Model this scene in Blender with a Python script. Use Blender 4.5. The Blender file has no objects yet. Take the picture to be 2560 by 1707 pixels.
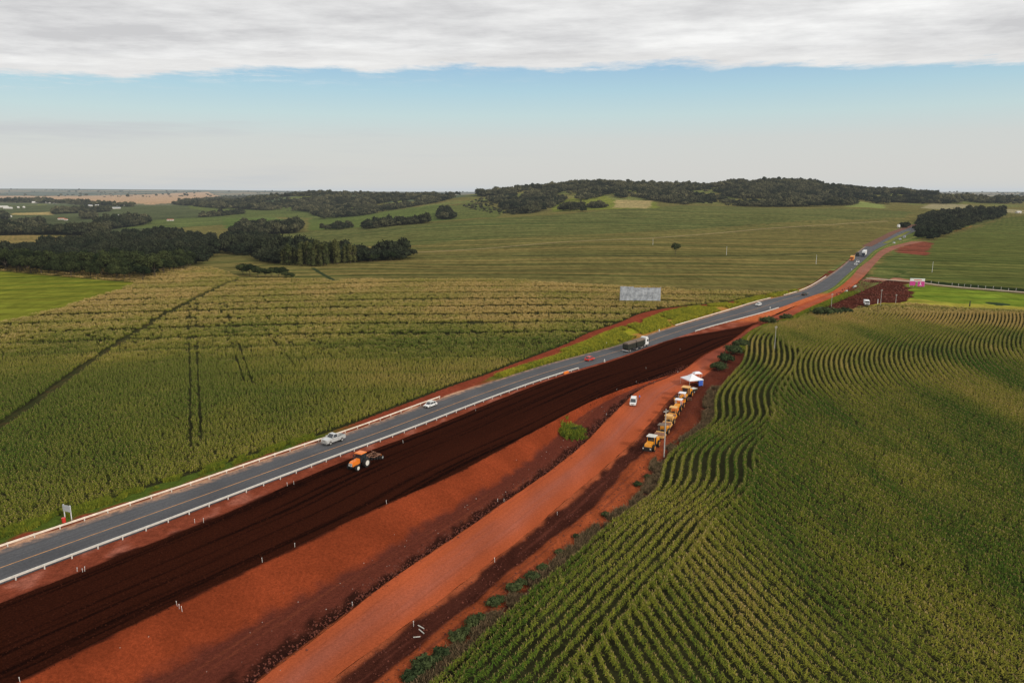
import bpy, math, random
import numpy as np
from math import sin, cos, pi, radians, sqrt
random.seed(7); rng = np.random.default_rng(7)
SC = bpy.context.scene; COL = SC.collection

# ------------------------------------------------------------------ camera
W, HT, F = 2560.0, 1707.0, 1849.0
HC = 57.0
PITCH = math.atan((853.5-478.0)/F); SP, CP = sin(PITCH), cos(PITCH)
cam_d = bpy.data.cameras.new('camera'); cam = bpy.data.objects.new('camera', cam_d); COL.objects.link(cam)
cam_d.sensor_width = 36.0; cam_d.lens = 36.0*F/W; cam_d.clip_start = 0.5; cam_d.clip_end = 200000
cam.location = (0, 0, HC); cam.rotation_euler = (radians(90)-PITCH, 0, 0)
SC.camera = cam
SC.render.resolution_x = 1024; SC.render.resolution_y = 682
SC.view_settings.view_transform = 'Standard'; SC.view_settings.look = 'None'; SC.view_settings.exposure = 0
def tdf(py):
    v = (py-853.5)/F; return (SP+v*CP)/(CP-v*SP)
def ray(px, py):
    u = (px-1280.0)/F; v = (py-853.5)/F
    return np.array([u, CP-v*SP, -(SP+v*CP)])
def plane(px, py, z=0.0):
    d = ray(px, py); t = (z-HC)/d[2]; return d[0]*t, d[1]*t

# ------------------------------------------------------------------ terrain
def pchip(x, y, xq):
    x = np.asarray(x, float); y = np.asarray(y, float); h = np.diff(x); dl = np.diff(y)/h
    m = np.zeros_like(y); m[0] = dl[0]; m[-1] = dl[-1]
    for i in range(1, len(x)-1):
        if dl[i-1]*dl[i] > 0:
            w1 = 2*h[i]+h[i-1]; w2 = h[i]+2*h[i-1]; m[i] = (w1+w2)/(w1/dl[i-1]+w2/dl[i])
    q = np.clip(xq, x[0], x[-1]); k = np.clip(np.searchsorted(x, q, side='right')-1, 0, len(x)-2)
    t = (q-x[k])/h[k]
    return (2*t**3-3*t**2+1)*y[k]+(t**3-2*t**2+t)*h[k]*m[k]+(-2*t**3+3*t**2)*y[k+1]+(t**3-t**2)*h[k]*m[k+1]
P = lambda py, Y: HC-Y*tdf(py)
COLS = {
 -700: {300:0,600:0,750:-14,1100:-18,1700:-26,2500:-12,4000:2,8000:0,20000:90,26000:0,60000:-100},
 0:   {300:0,560:0,700:-13,1000:-17,1300:P(588,1300),1700:P(572,1700),2500:P(536,2500),4000:P(506,4000),8000:P(492,8000),20000:P(472,20000),26000:0,60000:-150},
 500: {300:0,500:0,620:-5,800:-11,1000:-15,1300:P(592,1300),1700:P(568,1700),2500:P(530,2500),3500:P(510,3500),5000:P(500,5000),9000:P(488,9000),20000:P(475,20000),26000:0,60000:-150},
 800: {300:0,600:0,700:-5,900:-8,1100:P(603,1100),1280:P(585,1280),1500:P(572,1500),1900:P(550,1900),2300:P(532,2300),2600:P(520,2600),3000:P(494,3000),3300:P(487,3300),4200:-20,8000:0,20000:P(478,20000),26000:0,60000:-150},
 1200:{300:0,500:0.5,590:-3,700:-3,850:-4,1050:-2,1250:3,1400:7,1600:4,1900:8,2300:24,2800:49,3300:28,5000:0,20000:P(480,20000),60000:-150},
 1500:{300:0,500:0.5,600:-2.5,700:-1,850:0,1000:1,1200:5,1400:13,1600:19,1800:18,2100:38,2500:72,2700:86,3300:45,5000:0,20000:P(480,20000),60000:-150},
 1700:{300:0,500:0.3,600:-1,850:0,1000:1,1200:5.5,1450:15.5,1650:21.5,1900:20,2200:33,2600:60,2800:70,3400:40,5000:0,20000:P(480,20000),60000:-150},
 1900:{300:0,500:0.2,600:-1,850:0,1000:1,1200:6,1450:15,1650:21,1900:21,2200:40,2600:82,2850:97,3400:50,5000:0,20000:P(480,20000),60000:-150},
 2100:{300:0,850:0,1000:1,1200:5,1450:13,1700:20,2000:21,2400:40,2800:68,3400:38,5000:0,20000:P(480,20000),60000:-150},
 2350:{300:0,850:0,1100:2,1300:6,1600:13,2000:18,2400:30,2800:44,3100:47,3500:34,4200:22,5500:0,20000:P(480,20000),60000:-150},
 2560:{300:0,850:0,1100:3,1500:14,1700:17,2200:14,3000:21,4000:23,5500:0,20000:P(480,20000),60000:-150},
 3300:{300:0,850:0,1100:3,1500:14,1700:17,2200:14,3000:21,4000:23,5500:0,20000:P(480,20000),60000:-150}}
LYA, LYB, NY_ = math.log(300), math.log(60000), 420
ly = np.linspace(LYA, LYB, NY_)
ccols = sorted(COLS); T0 = np.array([pchip(np.log(sorted(COLS[c])), [COLS[c][k] for k in sorted(COLS[c])], ly) for c in ccols])
AA, AB, NA_ = -1.1, 1.1, 240
ag = np.linspace(AA, AB, NA_); acol = np.array([(c-1280)/F for c in ccols])
T1 = np.array([pchip(acol, T0[:, j], ag) for j in range(NY_)]).T
for _ in range(10):   # soften
    T1[1:-1] = .25*T1[:-2]+.5*T1[1:-1]+.25*T1[2:]
    T1[:, 1:-1] = .15*T1[:, :-2]+.7*T1[:, 1:-1]+.15*T1[:, 2:]
def lut(tab, X, Y):
    Yc = np.clip(Y, 300.0, 59999.0); a = np.clip(X/Yc, AA, AB-1e-6)
    fa = (a-AA)/(AB-AA)*(NA_-1); fy = (np.log(Yc)-LYA)/(LYB-LYA)*(NY_-1)
    i = np.clip(fa.astype(int), 0, NA_-2); j = np.clip(fy.astype(int), 0, NY_-2); fa = fa-i; fy = fy-j
    return (tab[i, j]*(1-fa)+tab[i+1, j]*fa)*(1-fy)+(tab[i, j+1]*(1-fa)+tab[i+1, j+1]*fa)*fy
def sstep(t): t = np.clip(t, 0, 1); return t*t*(3-2*t)
# cheap smooth value noise for numpy
_NT = rng.random((256, 256))
def vn(x, y):
    x = np.asarray(x, float); y = np.asarray(y, float); xi = np.floor(x).astype(int); yi = np.floor(y).astype(int)
    fx = x-xi; fy = y-yi; fx = fx*fx*(3-2*fx); fy = fy*fy*(3-2*fy)
    g = lambda i, j: _NT[i & 255, j & 255]
    return (g(xi, yi)*(1-fx)+g(xi+1, yi)*fx)*(1-fy)+(g(xi, yi+1)*(1-fx)+g(xi+1, yi+1)*fx)*fy
def fbm(x, y, o=4):
    s = 0; a = .5
    for k in range(o): s = s+a*vn(x*2**k+17.3*k, y*2**k+5.1*k); a *= .5
    return s
def depth(Y): return 3.2*(1-sstep((np.asarray(Y, float)-165)/75))
# ---- lines of the road corridor, X as a function of Y (metres), read off the ground plane
def mkline(pts, sunk=0.0, it=90):
    L = []
    for px, py in pts:
        z = 0.0
        for _ in range(4):
            X, Y = plane(px, py, z); z = -float(depth(Y))*sunk
        for _ in range(12):       # far terrain height
            if Y > 300: z = float(lut(T1, np.array([X]), np.array([Y]))[0]); X, Y = plane(px, py, z)
        L.append((Y, X))
    L.sort(); Ys = [L[0][0]]; Xs = [L[0][1]]
    for y, x in L[1:]:
        if y-Ys[-1] > .5: Ys.append(y); Xs.append(x)
    Ys = np.array(Ys); Xs = np.array(Xs)
    n = min(3, len(Ys)-1); s0 = (Xs[n]-Xs[0])/(Ys[n]-Ys[0]); s1 = (Xs[-1]-Xs[-2])/(Ys[-1]-Ys[-2])
    def f(Y):
        Y = np.asarray(Y, float); r = pchip(Ys, Xs, Y)
        r = np.where(Y < Ys[0], Xs[0]+(Y-Ys[0])*s0, r)
        return np.where(Y > Ys[-1], Xs[-1]+(Y-Ys[-1])*s1, r)
    # light smoothing table
    q = np.linspace(20, 1600, 1581); v = f(q)
    for _ in range(it): v[1:-1] = .25*v[:-2]+.5*v[1:-1]+.25*v[2:]
    return lambda Y: np.interp(np.asarray(Y, float), q, v)
La = mkline([(0,1332),(383,1214),(650,1130),(850,1072),(962,1027),(1062,991),(1116,967),(1196,944),(1250,922),(1415,860),(1480,827),(1547,807),(1587,787),(1636,773.7),(1703,764.7),(1815,758),(1859,744.6),(1926,735.7),(1990,724),(2022,712.5),(2065,683),(2120,647),(2168,617.5),(2241,573.6),(2278,559)])
Lb = mkline([(0,1376),(182,1313),(352,1258),(547,1192),(708,1135),(900,1072),(1036,1020.5),(1098,998),(1250,947),(1371,909),(1556,860),(1627,834),(1690,815),(1846,769),(1913,749),(1958,740),(2000,728),(2062.5,694.6),(2100,669.6),(2123,650),(2148,628.5),(2161,618),(2196,600),(2232,580),(2260,572),(2286,562)])
Lc = mkline([(0,1462),(68,1434),(141.6,1406),(276,1357),(397,1313),(505,1271),(604,1232),(692,1200),(773,1168),(847.5,1140),(915.6,1115),(977,1093),(1060.7,1061),(1134.4,1032),(1201,1006),(1242,991),(1400,936),(1511.6,904.6),(1585,880),(1620.6,867),(1721,834),(1734.5,829.5),(1937.7,773),(2003.5,749),(2073,723.5),(2109.5,694),(2157,654),(2186,628),(2215,612),(2248,597),(2285,580)])
Ld = mkline([(0,1506),(115,1464),(268,1403),(459,1326),(650,1250),(708,1211.5),(750,1199),(839,1161),(928.6,1125),(1040,1085),(1152,1038),(1250,998),(1400,941),(1511.6,909),(1589.7,882),(1625,869.6),(1716.6,838),(1800,829),(1855,816),(1882,811),(2000,759)])
Le = mkline([(57,1697.5),(229.6,1609.5),(421,1514),(574,1445),(800,1336),(953,1261),(1129.5,1190),(1240,1128),(1400,1043),(1480,1000),(1569,968),(1589,954.5),(1636,949),(1692,936),(1725.5,912),(1770,879),(1804,866),(1850,835),(1882,812),(2000,759.5)])
Lf = mkline([(383,1707),(574,1602),(765,1506),(800,1487),(953,1399),(1144,1272),(1316.6,1169),(1400,1088),(1489,1018),(1585,971),(1640,951),(1692,938),(1725.5,914),(1770,881),(1804,868),(1850,837),(1882,814),(2000,760)], 1)
Lg = mkline([(650.6,1693.7),(727,1640),(861,1540),(926,1483),(1029.6,1410),(1125,1353),(1240,1268.6),(1393,1165),(1433.5,1132),(1478,1092),(1507,1058.6),(1545,1025),(1574,994),(1594,972),(1642,952),(1692,939),(1725.5,915),(1770,882),(1804,869),(1850,838),(1882,815),(1937,790),(2000,761),(2071,734),(2125,696),(2148,671),(2178.6,648),(2196,632),(2223,618),(2250,611),(2277,605)], 1)
Lh = mkline([(857,1678),(953,1605),(1068,1525),(1144,1467.6),(1221,1406),(1297.5,1353),(1397,1265),(1450.6,1219),(1478,1199),(1525,1157),(1565,1121),(1590,1099),(1612,1072),(1640,1041),(1662,1010),(1700,975),(1770,935),(1804,893),(1848,855),(1904,818),(1980,793),(2000,780),(2071,750),(2125,720),(2155,696),(2187.5,661),(2214,636),(2241,623),(2262,615),(2300,607)], 1)
Li = mkline([(1098.5,1686),(1163.6,1624.5),(1232.5,1563),(1336,1467.6),(1427.6,1395),(1508,1318),(1642,1219),(1663,1145.6),(1712.5,1101),(1761.6,1070),(1786,1047),(1785,1014),(1790,987),(1813,958),(1851,918),(1861,893),(1866,856),(1884,834),(1926,814),(1980,803),(2029,782)], .7, 14)
def zrel(X, Y):
    """local relief of the earthworks"""
    d = depth(Y); e = Le(Y); f = np.maximum(Lf(Y), e+.5); i = Li(Y)
    r = -d*sstep((X-e)/np.maximum(f-e, .5))
    r = r+d*.35*sstep((X-i)/6)+d*.65*sstep((X-i-6)/130)
    g = Lg(Y); r = r-.5*np.exp(-((X-(g-1.6))/1.1)**2)*(d/3.2)     # ditch at the foot
    hgt = Lh(Y); w = np.maximum(i-hgt, 1)
    r = r-.35*np.exp(-((X-(hgt+w*.28))/(w*.12+.5))**2)*(d/3.2)+.45*np.exp(-((X-(hgt+w*.55))/(w*.1+.4))**2)*(d/3.2)
    return np.where(Y < 420, r, r*0)
def zf(X, Y):
    X = np.asarray(X, float); Y = np.asarray(Y, float)
    z = lut(T1, X, Y)*sstep((Y-300)/120)
    z = z+zrel(X, Y)
    far = sstep((Y-420)/300)*(1-sstep((Y-9000)/9000))
    z = z+far*(fbm(X/260+3, Y/330+9, 3)-.44)*7*np.clip(Y/1500, .5, 2)*(1-.0*X)
    return z
def at(px, py):
    d = ray(px, py); ts = np.geomspace(60, 40000, 1400); X = d[0]*ts; Y = d[1]*ts; Z = HC+d[2]*ts
    g = Z-zf(X, Y); k = np.argmax(g < 0)
    if g[k] >= 0: k = len(ts)-1
    lo, hi = ts[k-1], ts[k]
    for _ in range(18):
        m = .5*(lo+hi); gz = HC+d[2]*m-float(zf(np.array([d[0]*m]), np.array([d[1]*m]))[0])
        if gz < 0: hi = m
        else: lo = m
    x, y = d[0]*hi, d[1]*hi
    return x, y, float(zf(np.array([x]), np.array([y]))[0])
def mpp(Y): return Y/F     # metres per photograph pixel at forward distance Y (approx.)

# ------------------------------------------------------------------ materials
def nodes_of(name):
    m = bpy.data.materials.new(name); m.use_nodes = True; nt = m.node_tree
    return m, nt, nt.nodes, nt.links, nt.nodes['Principled BSDF']
def N(nt, t, **k):
    n = nt.nodes.new(t)
    for a, b in k.items(): setattr(n, a, b)
    return n
def math_n(nt, op, a, b=None, c=None):
    n = N(nt, 'ShaderNodeMath', operation=op)
    for i, v in enumerate((a, b, c)):
        if v is None: continue
        if isinstance(v, (int, float)): n.inputs[i].default_value = v
        else: nt.links.new(v, n.inputs[i])
    return n.outputs[0]
def mixc(nt, fac, a, b, mode='MIX'):
    n = N(nt, 'ShaderNodeMix', data_type='RGBA', blend_type=mode)
    for i, v in ((0, fac), (6, a), (7, b)):
        if isinstance(v, (int, float)): n.inputs[i].default_value = v
        elif isinstance(v, tuple): n.inputs[i].default_value = (*v[:3], 1)
        else: nt.links.new(v, n.inputs[i])
    return n.outputs[2]
def noise(nt, vec, scale, detail=4, rough=.55):
    n = N(nt, 'ShaderNodeTexNoise'); n.inputs['Scale'].default_value = scale; n.inputs['Detail'].default_value = detail
    n.inputs['Roughness'].default_value = rough
    if vec is not None: nt.links.new(vec, n.inputs['Vector'])
    return n.outputs['Fac']
def ramp(nt, fac, lo, hi, a=0.0, b=1.0):
    n = N(nt, 'ShaderNodeMapRange'); n.inputs[1].default_value = lo; n.inputs[2].default_value = hi
    n.inputs[3].default_value = a; n.inputs[4].default_value = b; nt.links.new(fac, n.inputs[0]); return n.outputs[0]
def pos(nt, sx=1, sy=1, sz=1, rot=0):
    g = N(nt, 'ShaderNodeNewGeometry'); m = N(nt, 'ShaderNodeMapping'); m.inputs['Scale'].default_value = (sx, sy, sz)
    m.inputs['Rotation'].default_value = (0, 0, rot); nt.links.new(g.outputs['Position'], m.inputs[0]); return m.outputs[0]
def bump(nt, h, strength, dist, bs):
    b = N(nt, 'ShaderNodeBump'); b.inputs['Strength'].default_value = strength; b.inputs['Distance'].default_value = dist
    nt.links.new(h, b.inputs['Height']); nt.links.new(b.outputs[0], bs.inputs['Normal'])
def mat(name, col, rough=.6, metal=0, var=.25, scale=3.0, spec=.3, dirt=None):
    m, nt, ns, ln, bs = nodes_of(name)
    tc = N(nt, 'ShaderNodeTexCoord')
    nz = noise(nt, tc.outputs['Object'], scale, 4)
    a = tuple(c*(1-var) for c in col); b = tuple(min(1, c*(1+var)) for c in col)
    c = mixc(nt, ramp(nt, nz, .3, .7), a, b)
    if dirt:
        sep = N(nt, 'ShaderNodeSeparateXYZ'); ln.new(tc.outputs['Object'], sep.inputs[0])
        c = mixc(nt, math_n(nt, 'MULTIPLY', ramp(nt, sep.outputs[2], dirt, 0, 0, .75), ramp(nt, nz, .25, .6)), c, (.22, .07, .035))
    ln.new(c, bs.inputs['Base Color']); bs.inputs['Roughness'].default_value = rough
    bs.inputs['Metallic'].default_value = metal; bs.inputs['Specular IOR Level'].default_value = spec
    return m
def soil_mat(name, cols, fine=1.2, bumpd=.12, streak=None, attr=False, contrast=1.0):
    """earth: large patches, clods, optional streaks along the corridor"""
    m, nt, ns, ln, bs = nodes_of(name)
    p = pos(nt); big = noise(nt, p, .045, 5, .6); midn = noise(nt, p, .35, 5, .6); fin = noise(nt, p, fine, 6, .75)
    c = mixc(nt, ramp(nt, big, .35, .65), cols[0], cols[1])
    c = mixc(nt, ramp(nt, midn, .5, .72, 0, .6), c, cols[2])
    if streak:
        at_ = N(nt, 'ShaderNodeAttribute', attribute_name='uvs')
        mp = N(nt, 'ShaderNodeMapping'); mp.inputs['Scale'].default_value = (streak[0], streak[1], 1); ln.new(at_.outputs['Vector'], mp.inputs[0])
        s = noise(nt, mp.outputs[0], 1.0, 5, .6)
        c = mixc(nt, ramp(nt, s, .38, .66, 0, streak[2]), c, streak[3])
    v = ramp(nt, fin, .25, .75, 1-.38*contrast, 1+.38*contrast)
    c = mixc(nt, 1.0, c, (1, 1, 1), 'MULTIPLY') if False else c
    vm = N(nt, 'ShaderNodeVectorMath', operation='SCALE'); ln.new(c, vm.inputs[0]); ln.new(v, vm.inputs['Scale'])
    ln.new(vm.outputs[0], bs.inputs['Base Color']); bs.inputs['Roughness'].default_value = .95; bs.inputs['Specular IOR Level'].default_value = 0
    bump(nt, fin, .9, bumpd, bs)
    return m

# ------------------------------------------------------------------ object helpers
def tag(o, label=None, cat=None, group=None, kind=None):
    if label: o['label'] = label
    if cat: o['category'] = cat
    if group: o['group'] = group
    if kind: o['kind'] = kind
    return o
def thing(name, loc, rz=0, label=None, cat=None, group=None, sc=1.0):
    o = bpy.data.objects.new(name, None); COL.objects.link(o); o.location = loc; o.rotation_euler = (0, 0, rz)
    o.scale = (sc, sc, sc); o.empty_display_size = .5
    return tag(o, label, cat, group)
class MB:
    def __init__(s): s.v = []; s.f = []
    def quadbox(s, pts):          # 8 points: bottom 4 ccw, top 4 ccw
        b = len(s.v); s.v += [tuple(p) for p in pts]
        s.f += [tuple(b+i for i in q) for q in ((3,2,1,0),(4,5,6,7),(0,1,5,4),(1,2,6,5),(2,3,7,6),(3,0,4,7))]
        return s
    def box(s, x0, x1, y0, y1, z0, z1, tx=0, ty=0, sx=0):   # tx,ty taper at top; sx shift
        return s.quadbox([(x0,y0,z0),(x1,y0,z0),(x1,y1,z0),(x0,y1,z0),(x0+tx+sx,y0+ty,z1),(x1-tx+sx,y0+ty,z1),(x1-tx+sx,y1-ty,z1),(x0+tx+sx,y1-ty,z1)])
    def prism(s, prof, y0, y1, inset=0):   # profile in xz, extruded along y
        b = len(s.v); n = len(prof)
        s.v += [(x, y0+(inset if z > prof[0][1]+.5 else 0), z) for x, z in prof]+[(x, y1-(inset if z > prof[0][1]+.5 else 0), z) for x, z in prof]
        s.f += [tuple(b+i for i in range(n)), tuple(b+n+i for i in reversed(range(n)))]
        s.f += [(b+i, b+n+i, b+n+(i+1) % n, b+(i+1) % n) for i in range(n)]
        return s
    def cyl(s, c, r, h, axis='y', n=14, r2=None):
        b = len(s.v); r2 = r if r2 is None else r2
        for k, (hh, rr) in enumerate(((-h/2, r), (h/2, r2))):
            for i in range(n):
                a = 2*pi*i/n; u, w = rr*cos(a), rr*sin(a)
                s.v.append((c[0]+u, c[1]+hh, c[2]+w) if axis == 'y' else (c[0]+u, c[1]+w, c[2]+hh) if axis == 'z' else (c[0]+hh, c[1]+u, c[2]+w))
        s.f += [tuple(b+i for i in range(n)), tuple(b+n+i for i in reversed(range(n)))]
        s.f += [(b+i, b+n+i, b+n+(i+1) % n, b+(i+1) % n) for i in range(n)]
        return s
    def tube(s, a, b_, r, n=6):
        a = np.array(a, float); b_ = np.array(b_, float); d = b_-a; L = np.linalg.norm(d); d = d/L
        t = np.array([0, 0, 1.]) if abs(d[2]) < .9 else np.array([1., 0, 0]); u = np.cross(d, t); u /= np.linalg.norm(u); w = np.cross(d, u)
        o = len(s.v)
        for q in (a, b_):
            for i in range(n):
                an = 2*pi*i/n; p = q+r*(u*cos(an)+w*sin(an)); s.v.append(tuple(p))
        s.f += [tuple(o+i for i in range(n)), tuple(o+n+i for i in reversed(range(n)))]
        s.f += [(o+i, o+n+i, o+n+(i+1) % n, o+(i+1) % n) for i in range(n)]
        return s
    def build(s, name, m, parent=None, bevel=0, smooth=False):
        me = bpy.data.meshes.new(name); me.from_pydata(s.v, [], s.f); me.validate(); me.materials.append(m)
        import bmesh
        bm = bmesh.new(); bm.from_mesh(me); bmesh.ops.recalc_face_normals(bm, faces=bm.faces)
        if bevel: bmesh.ops.bevel(bm, geom=list(bm.edges), offset=bevel, segments=2, affect='EDGES', clamp_overlap=True)
        bm.to_mesh(me); bm.free()
        if smooth:
            for p in me.polygons: p.use_smooth = True
        o = bpy.data.objects.new(name, me); COL.objects.link(o)
        if parent: o.parent = parent
        return o
def np_mesh(name, V, Q, m, attrs=None, smooth=True):
    me = bpy.data.meshes.new(name); V = np.asarray(V, np.float32); Q = np.asarray(Q, np.int32)
    me.vertices.add(len(V)); me.vertices.foreach_set('co', V.ravel())
    k = Q.shape[1]; me.loops.add(Q.size); me.loops.foreach_set('vertex_index', Q.ravel())
    me.polygons.add(len(Q)); me.polygons.foreach_set('loop_start', np.arange(0, Q.size, k, dtype=np.int32))
    me.polygons.foreach_set('loop_total', np.full(len(Q), k, dtype=np.int32))
    me.update(calc_edges=True); me.materials.append(m)
    if smooth: me.polygons.foreach_set('use_smooth', np.ones(len(Q), bool))
    for n, (ty, data) in (attrs or {}).items():
        a = me.attributes.new(n, ty, 'POINT'); key = {'FLOAT_COLOR': 'color', 'FLOAT_VECTOR': 'vector', 'FLOAT': 'value', 'INT': 'value'}[ty]
        a.data.foreach_set(key, np.asarray(data, np.int32 if ty == 'INT' else np.float32).ravel())
    o = bpy.data.objects.new(name, me); COL.objects.link(o); return o
def grid_faces(nr, nc):
    i = np.arange(nr-1)[:, None]*nc+np.arange(nc-1)[None, :]; i = i.ravel()
    return np.stack([i, i+1, i+nc+1, i+nc], 1)

def copy_tree(o, parent=None):
    c = o.copy(); COL.objects.link(c)
    if parent: c.parent = parent
    for ch in o.children: copy_tree(ch, c)
    return c

# ------------------------------------------------------------------ ground colours
def inpoly(X, Y, poly):
    r = np.zeros(X.shape, bool); n = len(poly)
    for i in range(n):
        x1, y1 = poly[i]; x2, y2 = poly[(i+1) % n]
        if y1 == y2: continue
        c = ((y1 > Y) != (y2 > Y)) & (X < (x2-x1)*(Y-y1)/(y2-y1)+x1)
        r ^= c
    return r
def wp(pts): return [at(*p)[:2] for p in pts]
def segdist(X, Y, poly):
    d = np.full(X.shape, 1e9)
    for (x1, y1), (x2, y2) in zip(poly, poly[1:]):
        L = (x2-x1)**2+(y2-y1)**2; t = np.clip(((X-x1)*(x2-x1)+(Y-y1)*(y2-y1))/L, 0, 1)
        d = np.minimum(d, np.hypot(X-x1-t*(x2-x1), Y-y1-t*(y2-y1)))
    return d
DITCH = wp([(-60,1110),(0,1068),(95,1003),(200,925),(300,857),(400,795),(500,742),(560,712),(598,698)])
DITCH2 = wp([(782,672),(800,685),(838,703)])
BRIGHT = wp([(-400,690),(0,678),(130,690),(340,707),(292,727),(219,749),(154,771),(91,786),(0,806),(-400,900)])
ZONES = [ # (polygon in photo pixels -> world, colour, edge roughness)
 ([(-500,655),(-500,586),(0,586),(150,592),(260,605),(260,640),(0,650)], (.20,.145,.05)),
 ([(-500,584),(0,584),(270,590),(420,570),(560,560),(560,540),(0,545),(-500,545)], (.062,.07,.03)),
 ([(-500,545),(0,545),(560,540),(640,520),(430,508),(300,510),(0,515),(-500,515)], (.075,.085,.036)),
 ([(30,533),(130,530),(130,537),(30,537)], (.34,.25,.10)),
 ([(-500,506),(0,508),(200,512),(430,514),(440,509),(300,505),(0,503),(-500,503)], (.12,.12,.07)),
 ([(-700,490),(0,490),(250,490),(520,480),(560,493),(430,508),(380,512),(300,508),(200,505),(0,499),(-700,499)], (.36,.235,.14)),
 ([(240,556),(690,534),(690,548),(590,560),(300,572)], (.09,.11,.032)),
 ([(470,506),(860,530),(880,545),(760,545),(600,540),(470,520)], (.09,.105,.03)),
 ([(560,545),(760,548),(700,572),(560,570)], (.085,.115,.028)),
 ([(603,590),(860,573),(1090,558),(1080,600),(900,607),(760,612),(640,608)], (.11,.11,.035)),
 ([(770,548),(1090,512),(1200,520),(1190,545),(1090,553),(860,572),(770,578)], (.09,.112,.028)),
 ([(1110,520),(1180,505),(1260,525),(1240,545),(1130,548)], (.10,.11,.03)),
 ([(1090,556),(1213,548),(1420,535),(1560,522),(1700,514),(1900,520),(2100,522),(2280,530),(2260,545),(1900,560),(1500,585),(1160,600),(1000,615),(830,615),(1000,580)], (.102,.104,.032)),
 ([(1030,632),(1300,615),(1600,597),(1900,573),(2200,557),(2240,560),(2120,640),(2020,705),(1800,718),(1500,716),(1200,705),(900,700),(760,672),(900,650)], (.130,.108,.034)),
 ([(1380,508),(1500,480),(1530,500),(1640,505),(1650,520),(1480,525),(1380,530)], (.15,.16,.028)),
 ([(1540,500),(1630,502),(1620,521),(1530,520)], (.30,.23,.10)),
 ([(1870,480),(1930,463),(1955,470),(1945,482)], (.115,.135,.03)),
 ([(2110,517),(2150,503),(2210,512),(2215,522)], (.19,.21,.06)),
 ([(2300,520),(2560,535),(2560,525),(2420,512),(2330,508)], (.26,.22,.12)),
 ([(2340,600),(2420,575),(2510,545),(2560,540),(2750,545),(2750,745),(2560,728),(2310,705),(2270,700),(2300,650),(2320,610)], (.090,.098,.025)),
 ([(2125,705),(2170,690),(2210,650),(2250,622),(2310,628),(2300,650),(2270,700)], (.095,.105,.030)),
 ([(2240,622),(2260,607),(2330,605),(2320,640),(2250,632)], (.17,.05,.03)),
 ([(2150,695),(2180,686),(2280,700),(2280,708),(2160,702)], (.24,.12,.075)),
 ([(2270,706),(2310,712),(2400,722),(2560,735),(2800,752),(2800,780),(2560,770),(2400,763),(2274,752),(2283,735)], (.13,.17,.018)),
 ([(2220,738),(2283,748),(2400,757),(2560,768),(2800,785),(2800,792),(2560,776),(2400,768),(2274,757),(2150,768)], (.26,.23,.035)),
 ([(2305,701),(2400,709),(2560,722),(2700,732),(2700,743),(2560,730),(2400,718),(2308,707)], (.018,.028,.010)),
 ([(2455,754),(2500,756),(2530,761),(2510,765),(2470,761)], (.03,.045,.02)),
 ([(1968,796),(2040,760),(2110,722),(2165,697),(2200,697),(2266,706),(2268,718),(2284,733),(2272,752),(2210,760),(2150,767),(2125,783),(2090,774),(2000,790)], (.062,.017,.010)),
 ([(2000,790),(2060,778),(2105,777),(2125,786),(2090,788),(1990,800)], (.028,.012,.008)),
 ([(1880,822),(1925,808),(2029,780),(2080,776),(2100,785),(2030,795),(1960,810),(1900,835)], (.115,.16,.04)),
]
def ground_color(X, Y):
    jx = (fbm(X/9, Y/9, 3)-.44)*2; jy = (fbm(X/9+50, Y/9+50, 3)-.44)*2
    sc_ = np.clip(Y/120, .5, 12)
    Xj = X+jx*sc_; Yj = Y+jy*sc_*2
    C = np.zeros(X.shape+(3,)); C[:] = (.135, .115, .036)
    # distance tints of the base: far land greyer
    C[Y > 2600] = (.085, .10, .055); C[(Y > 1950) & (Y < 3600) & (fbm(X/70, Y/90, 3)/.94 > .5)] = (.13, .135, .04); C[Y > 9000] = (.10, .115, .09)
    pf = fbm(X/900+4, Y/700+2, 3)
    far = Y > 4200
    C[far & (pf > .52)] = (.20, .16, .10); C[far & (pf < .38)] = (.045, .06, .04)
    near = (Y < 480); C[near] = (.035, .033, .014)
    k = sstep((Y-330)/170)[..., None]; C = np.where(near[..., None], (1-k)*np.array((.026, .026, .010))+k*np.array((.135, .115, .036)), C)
    for pts, col in ZONES:
        poly = wp(pts); C[inpoly(Xj, Yj, poly)] = col
    C[inpoly(Xj, Y, BRIGHT)] = (.15, .158, .018)
    rd = (X > La(Y)) & (X < Lg(Y)) & (Y > 540) & (Y < 1500); C[rd] = (.12, .125, .04)
    return C

# ------------------------------------------------------------------ ground sheet
NC, NR = 1020, 820
aa = np.concatenate([np.linspace(-2.6, -.95, 40, endpoint=False), np.linspace(-.95, .95, NC-80), np.linspace(.95, 2.6, 41)[1:]]); NC = len(aa)
rr = list(np.geomspace(62, 360, 200)-60.0)
while rr[-1] < 3300: rr.append(rr[-1]+min(7.0, .52*rr[-1]**2/105393))
rr = np.array(rr+list(np.geomspace(rr[-1], 60060, 160)[1:])); NR = len(rr)
XX = aa[None, :]*(rr[:, None]*.9+40); YY = np.broadcast_to(rr[:, None], XX.shape).copy()
ZZ = zf(XX, YY)
hid = (XX > La(YY)+.6) & (XX < Li(YY)-.6) & (YY < 540)
hid2 = (XX > Lb(YY)-.5) & (XX < Lc(YY)+.5) & (YY >= 540) & (YY < 1450)
ZZ = ZZ-np.where(hid, 1.6, 0)-np.where(hid2, .25, 0)
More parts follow.
